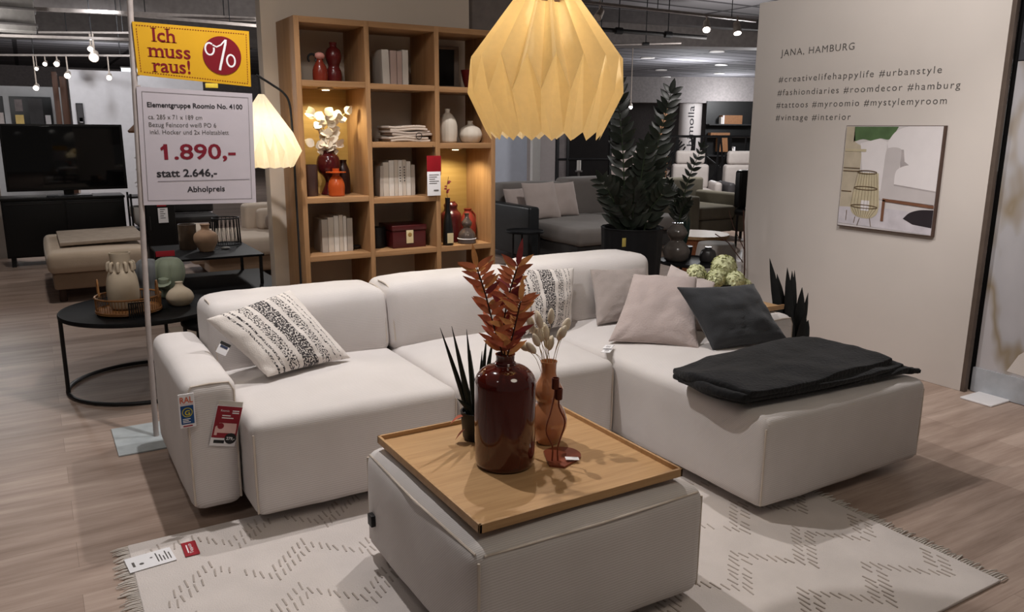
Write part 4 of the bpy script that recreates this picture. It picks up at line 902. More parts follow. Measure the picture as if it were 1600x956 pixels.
for k in range(9):
    q = -1 + k / 4; stroke(m, [(.285 + q * .10, .445), (.285 + q * .13, .62), (.285 + q * .145, .78), (.285 + q * .07, .885)], .0007, 8)
for a, b in (((.20, .89), (.19, .95)), ((.25, .90), (.23, .97)), ((.36, .89), (.38, .97)), ((.10, .83), (.10, .93)), ((.02, .41), (.20, .41)), ((.02, .44), (.18, .44)), ((.02, .64), (.13, .64))): stroke(m, [a, b], .0018, 7)
m.build('print', pcol, pic, smooth=False)

# ================================================================ POSTER WALL at the far right
ps = thing('poster_stand', 'large photo poster board in a glossy stand at the right edge of the picture', 'poster', (4.66, 1.6, 0))
m = MB(); m.rbox((4.568, .55, 0), (4.60, 2.418, 2.6), .002); m.build('back_board', BLACKW, ps)
PG0 = NT('poster_print'); c = PG0.co(); v1 = PG0.noise(PG0.co(scale=(1, 1.6, .8), rot=(.5, 0, 0)), 1.6, 3)
PG0.l(PG0.ramp(v1, [(.35, S(196, 194, 198)), (.5, S(182, 180, 184)), (.56, S(150, 136, 116)), (.62, S(188, 184, 186))]), PG0.b.inputs['Base Color']); PG0.set(.15, .5)
m = MB(); m.box((4.558, .56, .14), (4.567, 2.385, 1.835)); m.build('photo_print', PG0.m, ps, smooth=False)
m = MB(); m.box((4.558, .56, 1.84), (4.567, 2.385, 2.58)); m.build('upper_print', plain('poster_dark', S(70, 70, 74), .25, .5), ps, smooth=False)
m = MB(); m.box((4.554, .9, 1.93), (4.5575, 2.368, 2.05)); m.build('white_field', PAPERW, ps, smooth=False)
m = MB(); m.box((4.545, .56, .004), (4.566, 2.392, .145)); m.build('glass_base', plain('pale_glass_base', S(172, 176, 182), .12, .6), ps, smooth=False)
m = MB(); poly = [(2.215, .165), (2.165, .27), (2.10, .335), (1.9, .36), (1.7, .16), (1.95, .15)]
m.add([(4.5565, y, z) for y, z in poly], [tuple(range(len(poly)))]); m.build('cushion_print', STR, ps, smooth=False)
m = MB(); m.rbox((4.36, 2.17, 0), (4.60, 2.345, .012), .005); m.build('foot_plate', PAPERW, ps)
# ================================================================ LEFT BACKGROUND
def nested_table(name, label, c, r, z, rr, group=None, legs=3, a0=3.3):
    t = thing(name, label, 'table', (c[0], c[1], 0), group)
    m = MB(); m.lathe([(0, z - .018), (r - .004, z - .018), (r, z - .014), (r, z + .002), (r - .003, z + .006), (r - .012, z), (0, z)], (c[0], c[1], 0), 56); m.build('table_top', BLACKT, t)
    m = MB(); m.tube(ring((c[0], c[1], .012), rr, 48), .011, 8, closed=True); m.build('floor_ring', BLACK, t)
    for k in range(legs):
        a = a0 + 2 * pi * k / legs; m = MB(); m.tube([(c[0] + rr * cos(a), c[1] + rr * sin(a), .012), (c[0] + rr * cos(a), c[1] + rr * sin(a), z - .012)], .011, 8); m.build('leg', BLACK, t)
    return t
BLACKT = plain('black_ash', S(19, 19, 21), .6, .2)
nested_table('round_table', 'round black side table with floor ring left of the sofa', (.465, 4.91), .425, .45, .415, a0=3.25)
nested_table('round_table', 'smaller round black table half hidden behind the left armrest', (.93, 4.62), .30, .40, .28, legs=3, a0=1.0)
# rattan tray with white vase
RAT = wood('rattan', S(158, 112, 70), S(120, 80, 46), 0, .8)
t = thing('rattan_tray', 'oval rattan basket tray with loop handles on the round black table', 'tray', (.40, 4.83, .45))
cx, cy = .395, 4.83
m = MB(); m.lathe([(0, .456), (.165, .456), (.172, .462), (.168, .470), (0, .468)], (cx, cy, 0), 36); m.build('tray_base', RAT, t)
m = MB(); m.tube(ring((cx, cy, .545), .168, 40), .0055, 8, closed=True); m.tube(ring((cx, cy, .470), .166, 40), .006, 8, closed=True); m.build('rim', RAT, t)
m = MB()
for k in range(64):
    a = 2 * pi * k / 64; m.tube([(cx + .166 * cos(a), cy + .166 * sin(a), .47), (cx + .168 * cos(a), cy + .168 * sin(a), .545)], .0017, 5)
m.build('spindles', RAT, t)
for s in (-1, 1):
    m = MB(); c = Vector((cx, cy, .545)) + vr * s * .165; m.tube(bez([c + Vector((.0, -.05, 0)), c + Vector((0, -.035, .06)), c + Vector((0, .0, .085)), c + Vector((0, .035, .06)), c + Vector((0, .05, 0))], 6), .005, 8); m.build('loop_handle', RAT, t)
BEI = plain('beige_clay', S(178, 164, 144), .7, .2, var=.05); SAGE = plain('sage_ceramic', S(126, 134, 116), .6, .25, var=.08); GREYC = plain('grey_ceramic', S(110, 112, 114), .6, .25)
t = lathed('clay_vase', 'tall beige clay vase with a knuckled collar in the rattan tray', 'vase', (.375, 4.85, .47), curve_prof([(0, 0), (.060, 0), (.078, .03), (.084, .10), (.080, .16), (.068, .205), (.054, .225), (.050, .25), (.054, .30), (.055, .315)]) + [(.048, .315), (.046, .24)], BEI)
m = MB()
for k in range(10):
    a = 2 * pi * k / 10; c = Vector((.375, 4.85, .47)); d = Vector((cos(a), sin(a), 0))
    m.tube(bez([c + d * .052 + Vector((0, 0, .262)), c + d * .064 + Vector((0, 0, .258)), c + d * .068 + Vector((0, 0, .235)), c + d * .066 + Vector((0, 0, .214))], 4), .009, 8)
m.build('knuckle_collar', BEI, t, angle=180)
m = MB()
for k in range(9): m.box((.375 + .011 * k, 4.645, .456), (.3825 + .011 * k, 4.652, .530))
m.box((.375, 4.645, .4505), (.4705, 4.652, .457)); m.box((.375, 4.645, .529), (.4705, 4.652, .536))
tag(m.build('black_comb', BLACK), 'small black slotted panel standing against the front of the rattan tray', 'card')
lathed('bulb_vase', 'squat beige bulb vase with narrow neck on the round black table', 'vase', (.672, 4.88, .45), curve_prof([(0, 0), (.045, 0), (.072, .03), (.076, .055), (.060, .085), (.030, .108), (.020, .125), (.022, .138)]), BEI)
ribs = lambda r, z, a: r * (.92 + .14 * abs(cos(3 * a)) ** .6)
t = lathed('cactus_vase', 'sage green cactus shaped vase behind the squat beige bulb vase', 'vase', (.66, 5.16, .45), curve_prof([(0, 0), (.055, 0), (.060, .05), (.075, .09), (.088, .14), (.082, .20), (.055, .235), (.028, .24)]), SAGE, fn=ribs, seg=64)
m = MB(); m.tube(bez([(.63, 5.09, .52), (.615, 5.075, .55), (.615, 5.07, .585)], 6), [.02 + .004 * i for i in range(7)] + [.03] * 5 + [.012], 10); m.build('side_arm', SAGE, t)
lathed('cactus_vase', 'grey ribbed vase left of the sage green cactus vase', 'vase', (.545, 5.19, .45), curve_prof([(0, 0), (.05, 0), (.058, .08), (.070, .14), (.066, .20), (.040, .232), (.024, .235)]), GREYC, fn=ribs, seg=64)
t = thing('price_label', 'red and white label card behind the cactus vases', 'card', (.64, 5.3, .45))
m = MB(); m.rbox((.61, 5.29, .68), (.72, 5.293, .715), .001); m.build('red_strip', REDC, t); m = MB(); m.tube([(.66, 5.296, .456), (.66, 5.296, .69)], .003, 6); m.build('stem', BLACK, t)
# grey floor rug edge behind table
m = MB(); m.rbox((.75, 5.6, 0), (1.5, 6.2, .012), .003, nn=(6, 6, 1)); tag(m.build('rug_sample', fabric('beige_jute', S(158, 140, 122), 150, .4)), 'beige rug corner lying beneath the low black table', 'rug')
# beige ottoman with board
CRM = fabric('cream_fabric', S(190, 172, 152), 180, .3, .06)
t = thing('ottoman', 'large cream ottoman with a flat cushion board, in front of the television', 'ottoman', (.45, 8.3, 0))
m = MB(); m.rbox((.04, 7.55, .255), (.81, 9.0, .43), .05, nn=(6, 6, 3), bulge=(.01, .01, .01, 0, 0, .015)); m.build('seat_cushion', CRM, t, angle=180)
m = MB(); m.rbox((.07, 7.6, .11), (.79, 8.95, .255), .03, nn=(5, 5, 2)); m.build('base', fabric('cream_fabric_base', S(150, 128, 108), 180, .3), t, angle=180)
m = MB(); m.rbox((.15, 7.82, .455), (.83, 8.75, .485), .006, nn=(4, 4, 1), fn=lambda p: p + Vector((0, 0, .02 * (p.x - .17)))); m.build('board', plain('grey_beige_board', S(160, 146, 132), .7), t)
for x, y in ((.13, 7.68), (.74, 7.68), (.13, 8.85), (.74, 8.85)):
    m = MB(); m.cyl((x, y, 0), .03, .115, 12); m.build('leg', plain('dark_walnut', S(62, 46, 38), .5), t)
# low black coffee table with shelf
t = thing('coffee_table', 'low black rectangular coffee table with an open lower shelf', 'table', (1.23, 7.25, 0))
m = MB(); m.rbox((.85, 6.80, .402), (1.63, 7.72, .42), .002); m.build('table_top', BLACKT, t)
m = MB(); m.rbox((.86, 6.60, .145), (1.76, 7.60, .165), .002); m.build('lower_shelf', BLACKT, t)
for x, y in ((.875, 6.83), (1.605, 6.83), (.875, 7.57), (1.605, 7.57)):
    m = MB(); m.box((x - .012, y - .012, 0), (x + .012, y + .012, .402)); m.build('leg', BLACK, t, smooth=False)
TERR = plain('dusty_clay', S(176, 144, 118), .7, .2, var=.1)
lathed('clay_vase', 'round dusty orange clay vase on the low black table', 'vase', (1.235, 7.18, .42), curve_prof([(0, 0), (.05, 0), (.065, .02), (.098, .09), (.094, .145), (.06, .175), (.036, .19), (.034, .215), (.042, .235)]), TERR)
lathed('smoky_lantern', 'brown smoky glass cylinder beside the dusty clay vase', 'lantern', (1.12, 7.38, .42), [(0, 0), (.07, 0), (.075, .01), (.075, .22), (.068, .22), (.066, .01), (0, .01)], plain('smoky_brown_glass', S(86, 72, 60), .1, .5))
t = thing('wire_lantern', 'black wire basket lantern on the low black table', 'lantern', (1.47, 7.50, .42))
m = MB(); lx, ly = 1.47, 7.50
for z, r in ((.43, .125), (.665, .115)): m.tube(ring((lx, ly, z), r, 32), .006, 6, closed=True)
m.build('hoop', BLACK, t)
m = MB()
for k in range(40):
    a = 2 * pi * k / 40; b = a + .08 * (-1) ** k; m.tube([(lx + .125 * cos(a), ly + .125 * sin(a), .43), (lx + .115 * cos(b), ly + .115 * sin(b), .665)], .0026, 5)
m.build('wires', BLACK, t)
m = MB(); m.ball((1.40, 7.22, .432), .03, 10, (1.4, .8, .4)); tag(m.build('pebble_dish', plain('pale_stone', S(150, 148, 144), .5)), 'small pale dish lying at the front of the low black table', 'dish')
# cream sofa behind low table
t = thing('cream_sofa', 'cream sofa with a box arm and a taupe bolster behind the low black table', 'sofa', (2.2, 8.3, 0))
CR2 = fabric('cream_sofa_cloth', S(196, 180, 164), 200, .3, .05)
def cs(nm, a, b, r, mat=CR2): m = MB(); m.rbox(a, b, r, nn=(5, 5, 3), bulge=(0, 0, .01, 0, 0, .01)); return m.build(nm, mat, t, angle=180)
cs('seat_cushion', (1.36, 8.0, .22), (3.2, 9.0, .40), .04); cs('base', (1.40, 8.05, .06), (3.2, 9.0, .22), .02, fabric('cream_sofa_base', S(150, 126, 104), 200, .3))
cs('armrest', (1.92, 8.72, .38), (3.1, 9.0, .66), .05); cs('back_cushion', (2.02, 8.56, .40), (3.1, 8.74, .62), .05); cs('chaise_end', (1.28, 8.3, .12), (1.52, 9.0, .47), .06)
for x, y in ((1.5, 8.15), (3.1, 8.15), (1.5, 8.9), (3.1, 8.9)):
    m = MB(); m.cyl((x, y, 0), .025, .07, 10); m.build('leg', BLACK, t)
m = MB(); m.rbox((2.06, 8.36, .40), (2.5, 8.55, .60), .09, nn=(5, 3, 3)); tag(m.build('bolster_cushion', fabric('taupe_cloth', S(138, 122, 112), 160, .4)), 'taupe rounded bolster cushion on the cream sofa seat', 'cushion')
# dark chair and cabinet behind
t = thing('dining_chair', 'black upholstered chair standing between the cabinet and the cream sofa', 'chair', (1.55, 9.6, 0))
for nm, a, b, r in (('seat', (1.30, 9.4, .42), (1.78, 9.85, .50), .03), ('backrest', (1.28, 9.80, .50), (1.80, 9.88, .88), .03)): m = MB(); m.rbox(a, b, r, nn=(3, 2, 2)); m.build(nm, DARK, t)
for x, y in ((1.33, 9.43), (1.75, 9.43), (1.33, 9.82), (1.75, 9.82)): m = MB(); m.tube([(x, y, 0), (x, y, .43)], .013, 8); m.build('leg', BLACK, t)
t = thing('tall_cabinet', 'black cabinet with a red and white price tag behind the low table', 'cabinet', (1.18, 9.1, 0))
m = MB(); m.rbox((.98, 8.98, 0), (1.26, 9.4, .92), .004); m.build('body', BLACKW, t)
m = MB(); m.rbox((.985, 8.965, .05), (1.255, 8.98, .90), .003); d_ = m.build('door', BLACKW, t); m = MB(); m.tube([(1.01, 8.955, .42), (1.01, 8.955, .56)], .005, 6); m.build('handle', DARK, d_)
t = thing('price_tag', 'red and white price tag on the front of the black cabinet', 'tag', (1.14, 8.95, .6))
m = MB(); m.rbox((1.085, 8.952, .66), (1.175, 8.955, .705), .001); m.build('red_card', REDC, t); m = MB(); m.rbox((1.09, 8.952, .49), (1.185, 8.955, .645), .001); m.build('white_card', PAPERW, t)
m = MB()
for k in range(5): m.box((1.11, 8.9505, .625 - .022 * k), (1.16 - .015 * (k % 2), 8.952, .632 - .022 * k))
m.build('print', TXT_GREY, t, smooth=False)
# television + sideboard
SBX0, SBX1 = -.30, .86
t = thing('sideboard', 'long black sideboard under the television', 'sideboard', (.28, 10.0, 0))
m = MB(); m.rbox((SBX0, 9.80, .10), (SBX1, 10.25, .70), .004); m.build('body', BLACKW, t)
m = MB(); m.rbox((SBX0 - .01, 9.785, .70), (SBX1 + .01, 10.26, .725), .003); m.build('top_panel', BLACKW, t)
for k in range(2):
    x0 = SBX0 + .01 + k * .575; m = MB(); m.rbox((x0, 9.785, .12), (x0 + .565, 9.80, .69), .003); d_ = m.build('door', BLACKW, t); m = MB(); m.rbox((x0 + .02, 9.778, .66), (x0 + .545, 9.786, .668), .001); m.build('handle', DARK, d_)
for x, y in ((SBX0 + .05, 9.85), (SBX1 - .05, 9.85), (SBX0 + .05, 10.2), (SBX1 - .05, 10.2)): m = MB(); m.box((x - .02, y - .02, 0), (x + .02, y + .02, .10)); m.build('leg', BLACK, t, smooth=False)
t = thing('television', 'large black flat television with faint reflections on the sideboard', 'television', (.34, 10.0, .725))
SCR = NT('tv_screen'); SCR.b.inputs['Base Color'].default_value = S(12, 12, 14); SCR.set(.06, .5)
tvm = lambda p: Vector((p.x, 10.02 - .42 * (p.x - .34), p.z))
m = MB(); m.rbox((-.235, -.02, .785), (.925, .03, 1.488), .006, nn=(4, 1, 3), fn=lambda p: Vector((p.x, 9.98 + .026 * (p.x - .34) + p.y + .03 * (p.z - .785), p.z))); m.build('housing', BLACKW, t)
m = MB(); m.rbox((-.212, -.0225, .815), (.902, -.018, 1.466), .002, fn=lambda p: Vector((p.x, 9.98 + .026 * (p.x - .34) + p.y + .03 * (p.z - .785), p.z))); m.build('screen', SCR.m, t)
m = MB(); m.rbox((.29, 10.02, .735), (.39, 10.06, .80), .004); m.build('neck', BLACKW, t)
m = MB(); m.rbox((.12, 9.88, .725), (.56, 10.16, .737), .004); m.build('foot', plain('dark_glass_foot', S(60, 62, 66), .15, .6), t)
# side rack with white ceramics to the right of the television
t = thing('rack_shelf', 'black rack beside the television carrying white ceramics', 'shelf', (1.0, 9.75, 0))
for z in (.36, .72): m = MB(); m.rbox((.90, 9.6, z - .02), (1.22, 9.95, z), .002); m.build('shelf_board', BLACK, t)
for x, y in ((.91, 9.61), (1.21, 9.61), (.91, 9.94), (1.21, 9.94)): m = MB(); m.box((x - .01, y - .01, 0), (x + .01, y + .01, .75)); m.build('post', BLACK, t, smooth=False)
lathed('white_bowl', 'big white bowl on the black rack beside the television', 'bowl', (1.05, 9.76, .36), [(0, 0), (.06, 0), (.12, .06), (.15, .16), (.155, .24), (.145, .24), (.11, .06), (0, .02)], WHITE)
t = thing('wire_tree', 'white twiggy decoration standing right of the television', 'decoration', (1.08, 9.72, .72))
m = MB(); rt_ = random.Random(4)
for k in range(26):
    a = rt_.uniform(0, 6.28); z = rt_.uniform(.05, .62); m.tube(bez([(1.08, 9.72, .72 + z * .6), (1.08 + .05 * cos(a), 9.72 + .05 * sin(a), .74 + z), (1.08 + .1 * cos(a + .5), 9.72 + .1 * sin(a + .5), .72 + z)], 3), .006, 5)
m.build('twigs', WHITE, t); m = MB(); m.tube([(1.08, 9.72, .72), (1.08, 9.72, 1.36)], .012, 6); m.build('trunk', plain('driftwood', S(120, 84, 60), .7), t)
# far left white pillar panel beside sideboard and hall walls
m = MB(); m.box((-.75, 10.6, 0), (-.31, 10.7, 1.75)); struct(m.build('wall_left', plain('offwhite_wall', S(196, 188, 180), .7, var=.03), smooth=False), 'off-white partition left of the sideboard')
GW = plain('grey_hall_wall', S(176, 176, 178), .8, var=.03)
m = MB(); m.box((-3, 14.4, 0), (.62, 14.5, 2.05)); struct(m.build('wall_far', GW, smooth=False), 'grey partition hung with pictures beyond the television')
m = MB(); m.box((.60, 13.2, 0), (2.4, 13.3, 2.25)); struct(m.build('wall_hall', plain('pale_hall_wall', S(196, 194, 198), .8, var=.03), smooth=False), 'pale partition behind the sign')
m = MB(); m.box((-8, 29.8, 0), (32, 30, 3.3)); struct(m.build('wall_end', plain('hall_end_wall', S(120, 112, 110), .8), smooth=False), 'far end wall of the hall')
m = MB(); m.box((-8.1, -3, 0), (-8, 30, 3.3)); struct(m.build('wall_side', plain('hall_end_wall', S(120, 112, 110), .8), smooth=False), 'side wall of the hall')
WAL = wood('walnut_post', S(84, 56, 42), S(56, 36, 28), 2, .5)
for k, (x, w) in enumerate(((.40, .07), (.49, .09))):
    m = MB(); m.rbox((x, 13.35, 0), (x + w, 13.45, 2.22 - .06 * k), .004); tag(m.build('wooden_post', WAL), ('narrow dark walnut post beyond the television, left of the pair', 'wider dark walnut post beyond the television, right of the pair')[k], 'post', 'walnut posts')
def framed(label, x0, x1, z0, z1, y, cells_):
    t = thing('framed_picture', label, 'picture', ((x0 + x1) / 2, y, z0)); m = MB(); m.rbox((x0, y, z0), (x1, y + .02, z1), .003); m.build('frame', BLACK, t)
    for nm, col, (a, b, c, d) in cells_: m = MB(); m.box((x0 + (x1 - x0) * a, y - .003, z0 + (z1 - z0) * b), (x0 + (x1 - x0) * c, y, z0 + (z1 - z0) * d)); m.build(nm, col, t, smooth=False)
framed('black framed dark picture with a yellow block beyond the television', -.16, .385, 1.36, 1.90, 14.37, (('dark_field', plain('picture_dark', S(64, 62, 64), .5, var=.3, vscale=4), (.45, .03, .78, .95)), ('yellow_block', plain('picture_yellow', S(214, 184, 112), .5), (.10, .03, .30, .50)), ('pale_block', PAPERW, (.82, .03, .95, .5)), ('grey_head', plain('picture_grey', S(120, 110, 110), .5, var=.3), (.12, .60, .30, .92))))
framed('small dark picture above the right half of the television', .655, .745, 1.50, 1.79, 13.17, (('grey_field', plain('picture_dark', S(64, 62, 64), .5, var=.3, vscale=4), (.1, .1, .9, .95)), ('pale_block', PAPERW, (.3, .08, .8, .3))))
framed('black and white picture cut by the left edge of the photograph', -.50, -.24, 1.3, 1.90, 14.37, (('pale_block', plain('picture_pale', S(180, 170, 168), .5, var=.2), (.1, .05, .95, .6)),))
lathed('pampas_lamp', 'brown wooden cone shade standing behind the sign pole', 'lamp', (1.12, 9.9, 1.40), [(0, 0), (.14, .0), (.15, .02), (.05, .12), (.0, .13)], plain('brown_wood_shade', S(140, 100, 72), .6))
t = thing('led_panel', 'bright white light panel hanging behind the yellow sign', 'light panel', (1.9, 15.8, 2.2))
m = MB(); m.box((1.54, 15.75, 2.19), (2.35, 15.78, 2.46)); m.build('diffuser', glow('panel_glow', (.86, .93, 1, 1), 1.5), t, smooth=False)
m = MB()
for a, b in (((1.53, 15.75, 2.17), (2.36, 15.80, 2.19)), ((1.53, 15.75, 2.46), (2.36, 15.80, 2.48))): m.box(a, b)
for x in (1.7, 2.2): m.tube([(x, 15.79, 2.48), (x, 15.79, 3.3)], .008, 6)
m.build('frame', WHITE, t, smooth=False)

# ================================================================ TRACKS, SPOTS, DUCTS under the ceiling
TRK = plain('track_white', S(150, 142, 138), .5); HEAD = plain('spot_head', S(170, 158, 148), .5); SPG = glow('spot_glow', (1, .97, .93, 1), 14)
def track(name, label, a, b, r=.02, mat=TRK, hang=(.2, .8), zc=3.3, cat='light track', grp='ceiling tracks'):
    t = thing(name, label, cat, a, grp); m = MB(); m.tube([a, b], r, 4); m.build('rail', mat, t, smooth=False)
    for h in hang:
        p = Vector(a).lerp(Vector(b), h); m = MB(); m.tube([p, (p.x, p.y, zc)], .006, 6); m.build('hanger', BLACK, t)
    return t
track('light_track', 'light track nearest the top left corner, running behind the yellow sign', (-1.2, 12.6, 2.92), (3.2, 10.6, 2.80), .03)
track('light_track', 'lower light track at the left, ending behind the sign pole', (-1.2, 12.9, 2.60), (1.35, 11.4, 2.535), .022)
track('light_track', 'short light track just above the yellow sign', (1.15, 11.6, 2.85), (2.66, 10.7, 2.72), .022)
track('light_track', 'light track at the top right carrying two lit spots', (5.4, 9.1, 3.13), (8.06, 7.47, 2.82), .022, hang=(.15, .6, .9))
def spothead(p, d, label, lit=True, sz=1.0, up=None):
    t = thing('track_spot', label, 'spotlight', p, 'track spotlights'); p = Vector(p); d = Vector(d).normalized()
    m = MB(); m.tube([p - d * .15 * sz, p - d * .05 * sz, p - d * .0 * sz], [.04 * sz, .05 * sz, .055 * sz], 16); m.build('housing', HEAD, t)
    m = MB(); m.tube([p, p + d * .004], .044 * sz, 16); m.build('lens', SPG if lit else HEAD, t)
    m = MB(); q = p - d * .09 * sz; m.tube([q, (q.x, q.y, q.z + (.12 if up is None else up))], .012 * sz, 8); m.build('arm', HEAD, t); return t
dn = lambda x, y: (x, y, -1)
spothead((7.50, 7.76, 2.705), (-.45, -.5, -.7), 'lit spot on the top right track, left of the pair', up=.13); spothead((7.83, 7.55, 2.665), (-.2, -.4, -.9), 'lit spot on the top right track, right of the pair', up=.13)
spothead((6.36, 8.53, 2.85), (-.6, -.3, -.6), 'unlit spot beside the right edge of the big paper lamp', False, up=.16)
for (x, y, z, s), lab in zip([(.909, 12.84, 2.385, 1.5), (.883, 12.90, 2.50, .9), (.467, 13.09, 2.30, .9), (.579, 12.98, 2.145, 1.0), (1.07, 12.68, 2.123, .9), (.33, 13.17, 2.30, .7), (.224, 13.2, 2.237, .6), (.19, 13.17, 1.98, .9), (.90, 12.95, 2.64, .6)],
        ['biggest glaring spot between the sign pole and the left picture edge', 'glaring spot just above the biggest one left of the sign', 'lit spot above the walnut posts', 'lit spot just right of the walnut posts', 'lit spot halfway between walnut posts and sign pole', 'slim lit spot left of the one above the walnut posts', 'slim lit spot furthest left in the upper row', 'lowest lit spot, left of the walnut posts', 'faint top lit spot left of the sign pole']):
    dv = Vector((-.15, -.8, -.35)).normalized() * .072 * s; spothead((x, 13.33 - .62 * (x - dv.x) + dv.y, z), (-.15, -.8, -.35), lab, sz=s * .8, up=(2.435 if z < 2.36 else 2.735) - (z - dv.z))
for lab, z, a0 in (('thin light track left of the sign pole carrying most of the lit spots', 2.42, -.3), ('thin short light track left of the sign pole, above the glaring spots', 2.72, .3)):
    track('light_track', lab, (a0, 13.33 - .62 * a0, z), (1.4, 13.33 - .62 * 1.4, z), .018, hang=(.3, .9))
# ducts, boxes and beams
BEAM = plain('ceiling_beam', S(112, 106, 104), .8); BEAMD = plain('ceiling_beam_dark', S(62, 58, 58), .8)
def beam(label, a, b, w, h, mat=BEAM, name='ceiling_beam'):
    a, b = Vector(a), Vector(b); d = (b - a).normalized(); sd = Vector((-d.y, d.x, 0)) * w / 2; up = Vector((0, 0, h)); m = MB()
    m.add([a - sd, a + sd, b + sd, b - sd, a - sd + up, a + sd + up, b + sd + up, b - sd + up], [(3, 2, 1, 0), (4, 5, 6, 7), (0, 1, 5, 4), (1, 2, 6, 5), (2, 3, 7, 6), (3, 0, 4, 7)])
    o = m.build(name, mat, smooth=False); o['kind'] = 'structure'; o['label'] = label; return o
beam('pale beam under the ceiling at the upper left', (-3, 13.6, 2.98), (4.2, 12.2, 2.98), .12, .32)
beam('second pale beam under the ceiling behind the sign', (-3, 16.4, 2.86), (6, 14.6, 2.86), .3, .44)
beam('dark beam crossing the hall ceiling', (-3, 12.0, 3.14), (16, 9.4, 3.14), .25, .16, BEAMD)
beam('wide pale ceiling beam beyond the top right track', (4, 14.2, 2.92), (16, 8.6, 2.92), .5, .38)
beam('low bulkhead at the far end of the hall', (8, 29, 2.42), (30, 16, 2.42), .4, .88)
t = thing('air_duct', 'pale square air duct hanging at the upper left corner', 'air duct', (.02, 12.0, 2.9))
m = MB(); m.rbox((-.14, 11.8, 2.60), (.25, 12.15, 3.3), .01); m.build('duct_body', plain('galvanised', S(150, 146, 142), .5, .4, .3), t)
m = MB()
for z in (2.66, 2.84, 3.0): m.rbox((-.16, 11.78, z), (.27, 12.17, z + .03), .004)
m.build('flange', plain('galvanised_dark', S(110, 106, 104), .5, .4, .3), t)
for lab, a, b, r in (('dark pipe with fittings below the ceiling right of the paper lamp', (5.6, 9.6, 2.86), (8.6, 8.9, 2.78), .03), ('thin pipe below the dark pipe right of the paper lamp', (5.9, 10.2, 2.60), (8.4, 9.2, 2.72), .015)):
    t = thing('ceiling_pipe', lab, 'pipe', a); m = MB(); m.tube([a, b], r, 10); m.build('pipe_run', DARK if r > .02 else TRK, t)
    for h in (.25, .55, .8):
        m = MB(); p = Vector(a).lerp(Vector(b), h); m.tube([p, (p.x, p.y, 3.3)], .008, 6); m.build('hanger', BLACK, t); m = MB(); m.tube([p - (Vector(b) - Vector(a)).normalized() * .05, p + (Vector(b) - Vector(a)).normalized() * .05], r * 1.6, 10); m.build('clamp', BLACK, t)
for k, (x, y) in enumerate(((14.02, 16.58), (14.23, 14.34), (17.13, 19.6), (17.18, 17.11), (19.48, 22.04), (19.58, 19.56), (21.6, 21.6))):
    t = thing('downlight', ('round ceiling downlight nearest the paper lamp', 'round ceiling downlight nearest the cream wall', 'second downlight of the row nearer the paper lamp', 'second downlight of the row nearer the cream wall', 'third and farthest downlight of the row nearer the paper lamp', 'third downlight of the row nearer the cream wall', 'farthest downlight of the row nearer the cream wall')[k], 'downlight', (x, y, 3.28), 'ceiling downlights')
    m = MB(); m.lathe([(.14, 0), (.18, 0), (.18, .02), (.14, .02)], (x, y, 3.28), 24); m.build('trim_ring', WHITE, t); m = MB(); m.lathe([(0, .002), (.14, .002), (.14, .015), (0, .015)], (x, y, 3.28), 20); m.build('lens', SPG, t)

# ================================================================ RIGHT BACKGROUND
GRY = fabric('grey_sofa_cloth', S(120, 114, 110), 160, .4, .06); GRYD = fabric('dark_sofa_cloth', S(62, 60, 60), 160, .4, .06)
t = thing('grey_sofa', 'grey sofa with dark leather arm and long chaise behind the oak shelf', 'sofa', (5.5, 7.6, 0))
def gs(nm, a, b, r, mat=GRY, bul=.012): m = MB(); m.rbox(a, b, r, nn=(6, 6, 3), bulge=(0, 0, bul, 0, 0, bul), wr=.004); return m.build(nm, mat, t, angle=180)
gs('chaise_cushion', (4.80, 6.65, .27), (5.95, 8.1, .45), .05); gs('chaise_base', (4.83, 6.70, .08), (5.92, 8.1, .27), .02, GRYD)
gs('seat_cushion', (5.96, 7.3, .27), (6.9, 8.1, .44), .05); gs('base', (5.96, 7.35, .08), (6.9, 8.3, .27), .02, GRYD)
LEA = plain('dark_leather', S(40, 42, 44), .4, .4)
gs('armrest', (4.60, 7.30, .08), (4.74, 8.55, .64), .03, LEA, .0)
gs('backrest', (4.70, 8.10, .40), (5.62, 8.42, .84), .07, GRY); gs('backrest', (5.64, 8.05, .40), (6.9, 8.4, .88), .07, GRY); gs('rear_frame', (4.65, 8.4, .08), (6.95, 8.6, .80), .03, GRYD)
for x, y in ((4.9, 6.8), (5.85, 6.8), (4.67, 8.4), (6.8, 7.45), (6.8, 8.5)): m = MB(); m.cyl((x, y, 0), .025, .09, 10); m.build('leg', BLACK, t)
pl = lambda c, w, h, yaw, lean_: [Vector(c) + Vector((cos(yaw), sin(yaw), 0)) * a * w / 2 + Vector((-sin(yaw) * lean_, cos(yaw) * lean_, 1)) * b * h / 2 for a, b in ((-1, -1), (1, -1), (1, 1), (-1, 1))]
PLC = fabric('pale_pillow_cloth', S(190, 176, 170), 160, .3, .06)
for c, w, h, yaw, ln, lab in (((5.05, 7.75, .66), .50, .42, .15, .35, 'pale cushion leaning in the middle of the grey sofa'), ((5.42, 7.85, .655), .42, .40, .1, .3, 'pale rose cushion at the right on the grey sofa'), ((4.93, 8.02, .62), .50, .34, .3, .3, 'pale cushion slumped behind the dark leather arm')):
    q = pl(c, w, h, yaw, ln); pillow('sofa_cushion', lab, q[0], q[1], q[2], q[3], .14, PLC, 'cushions on the grey sofa', n=16, seed=c[0])
nested_table('round_table', 'small round dark table beside the leather arm of the grey sofa', (4.42, 7.1), .20, .42, .16, legs=3)
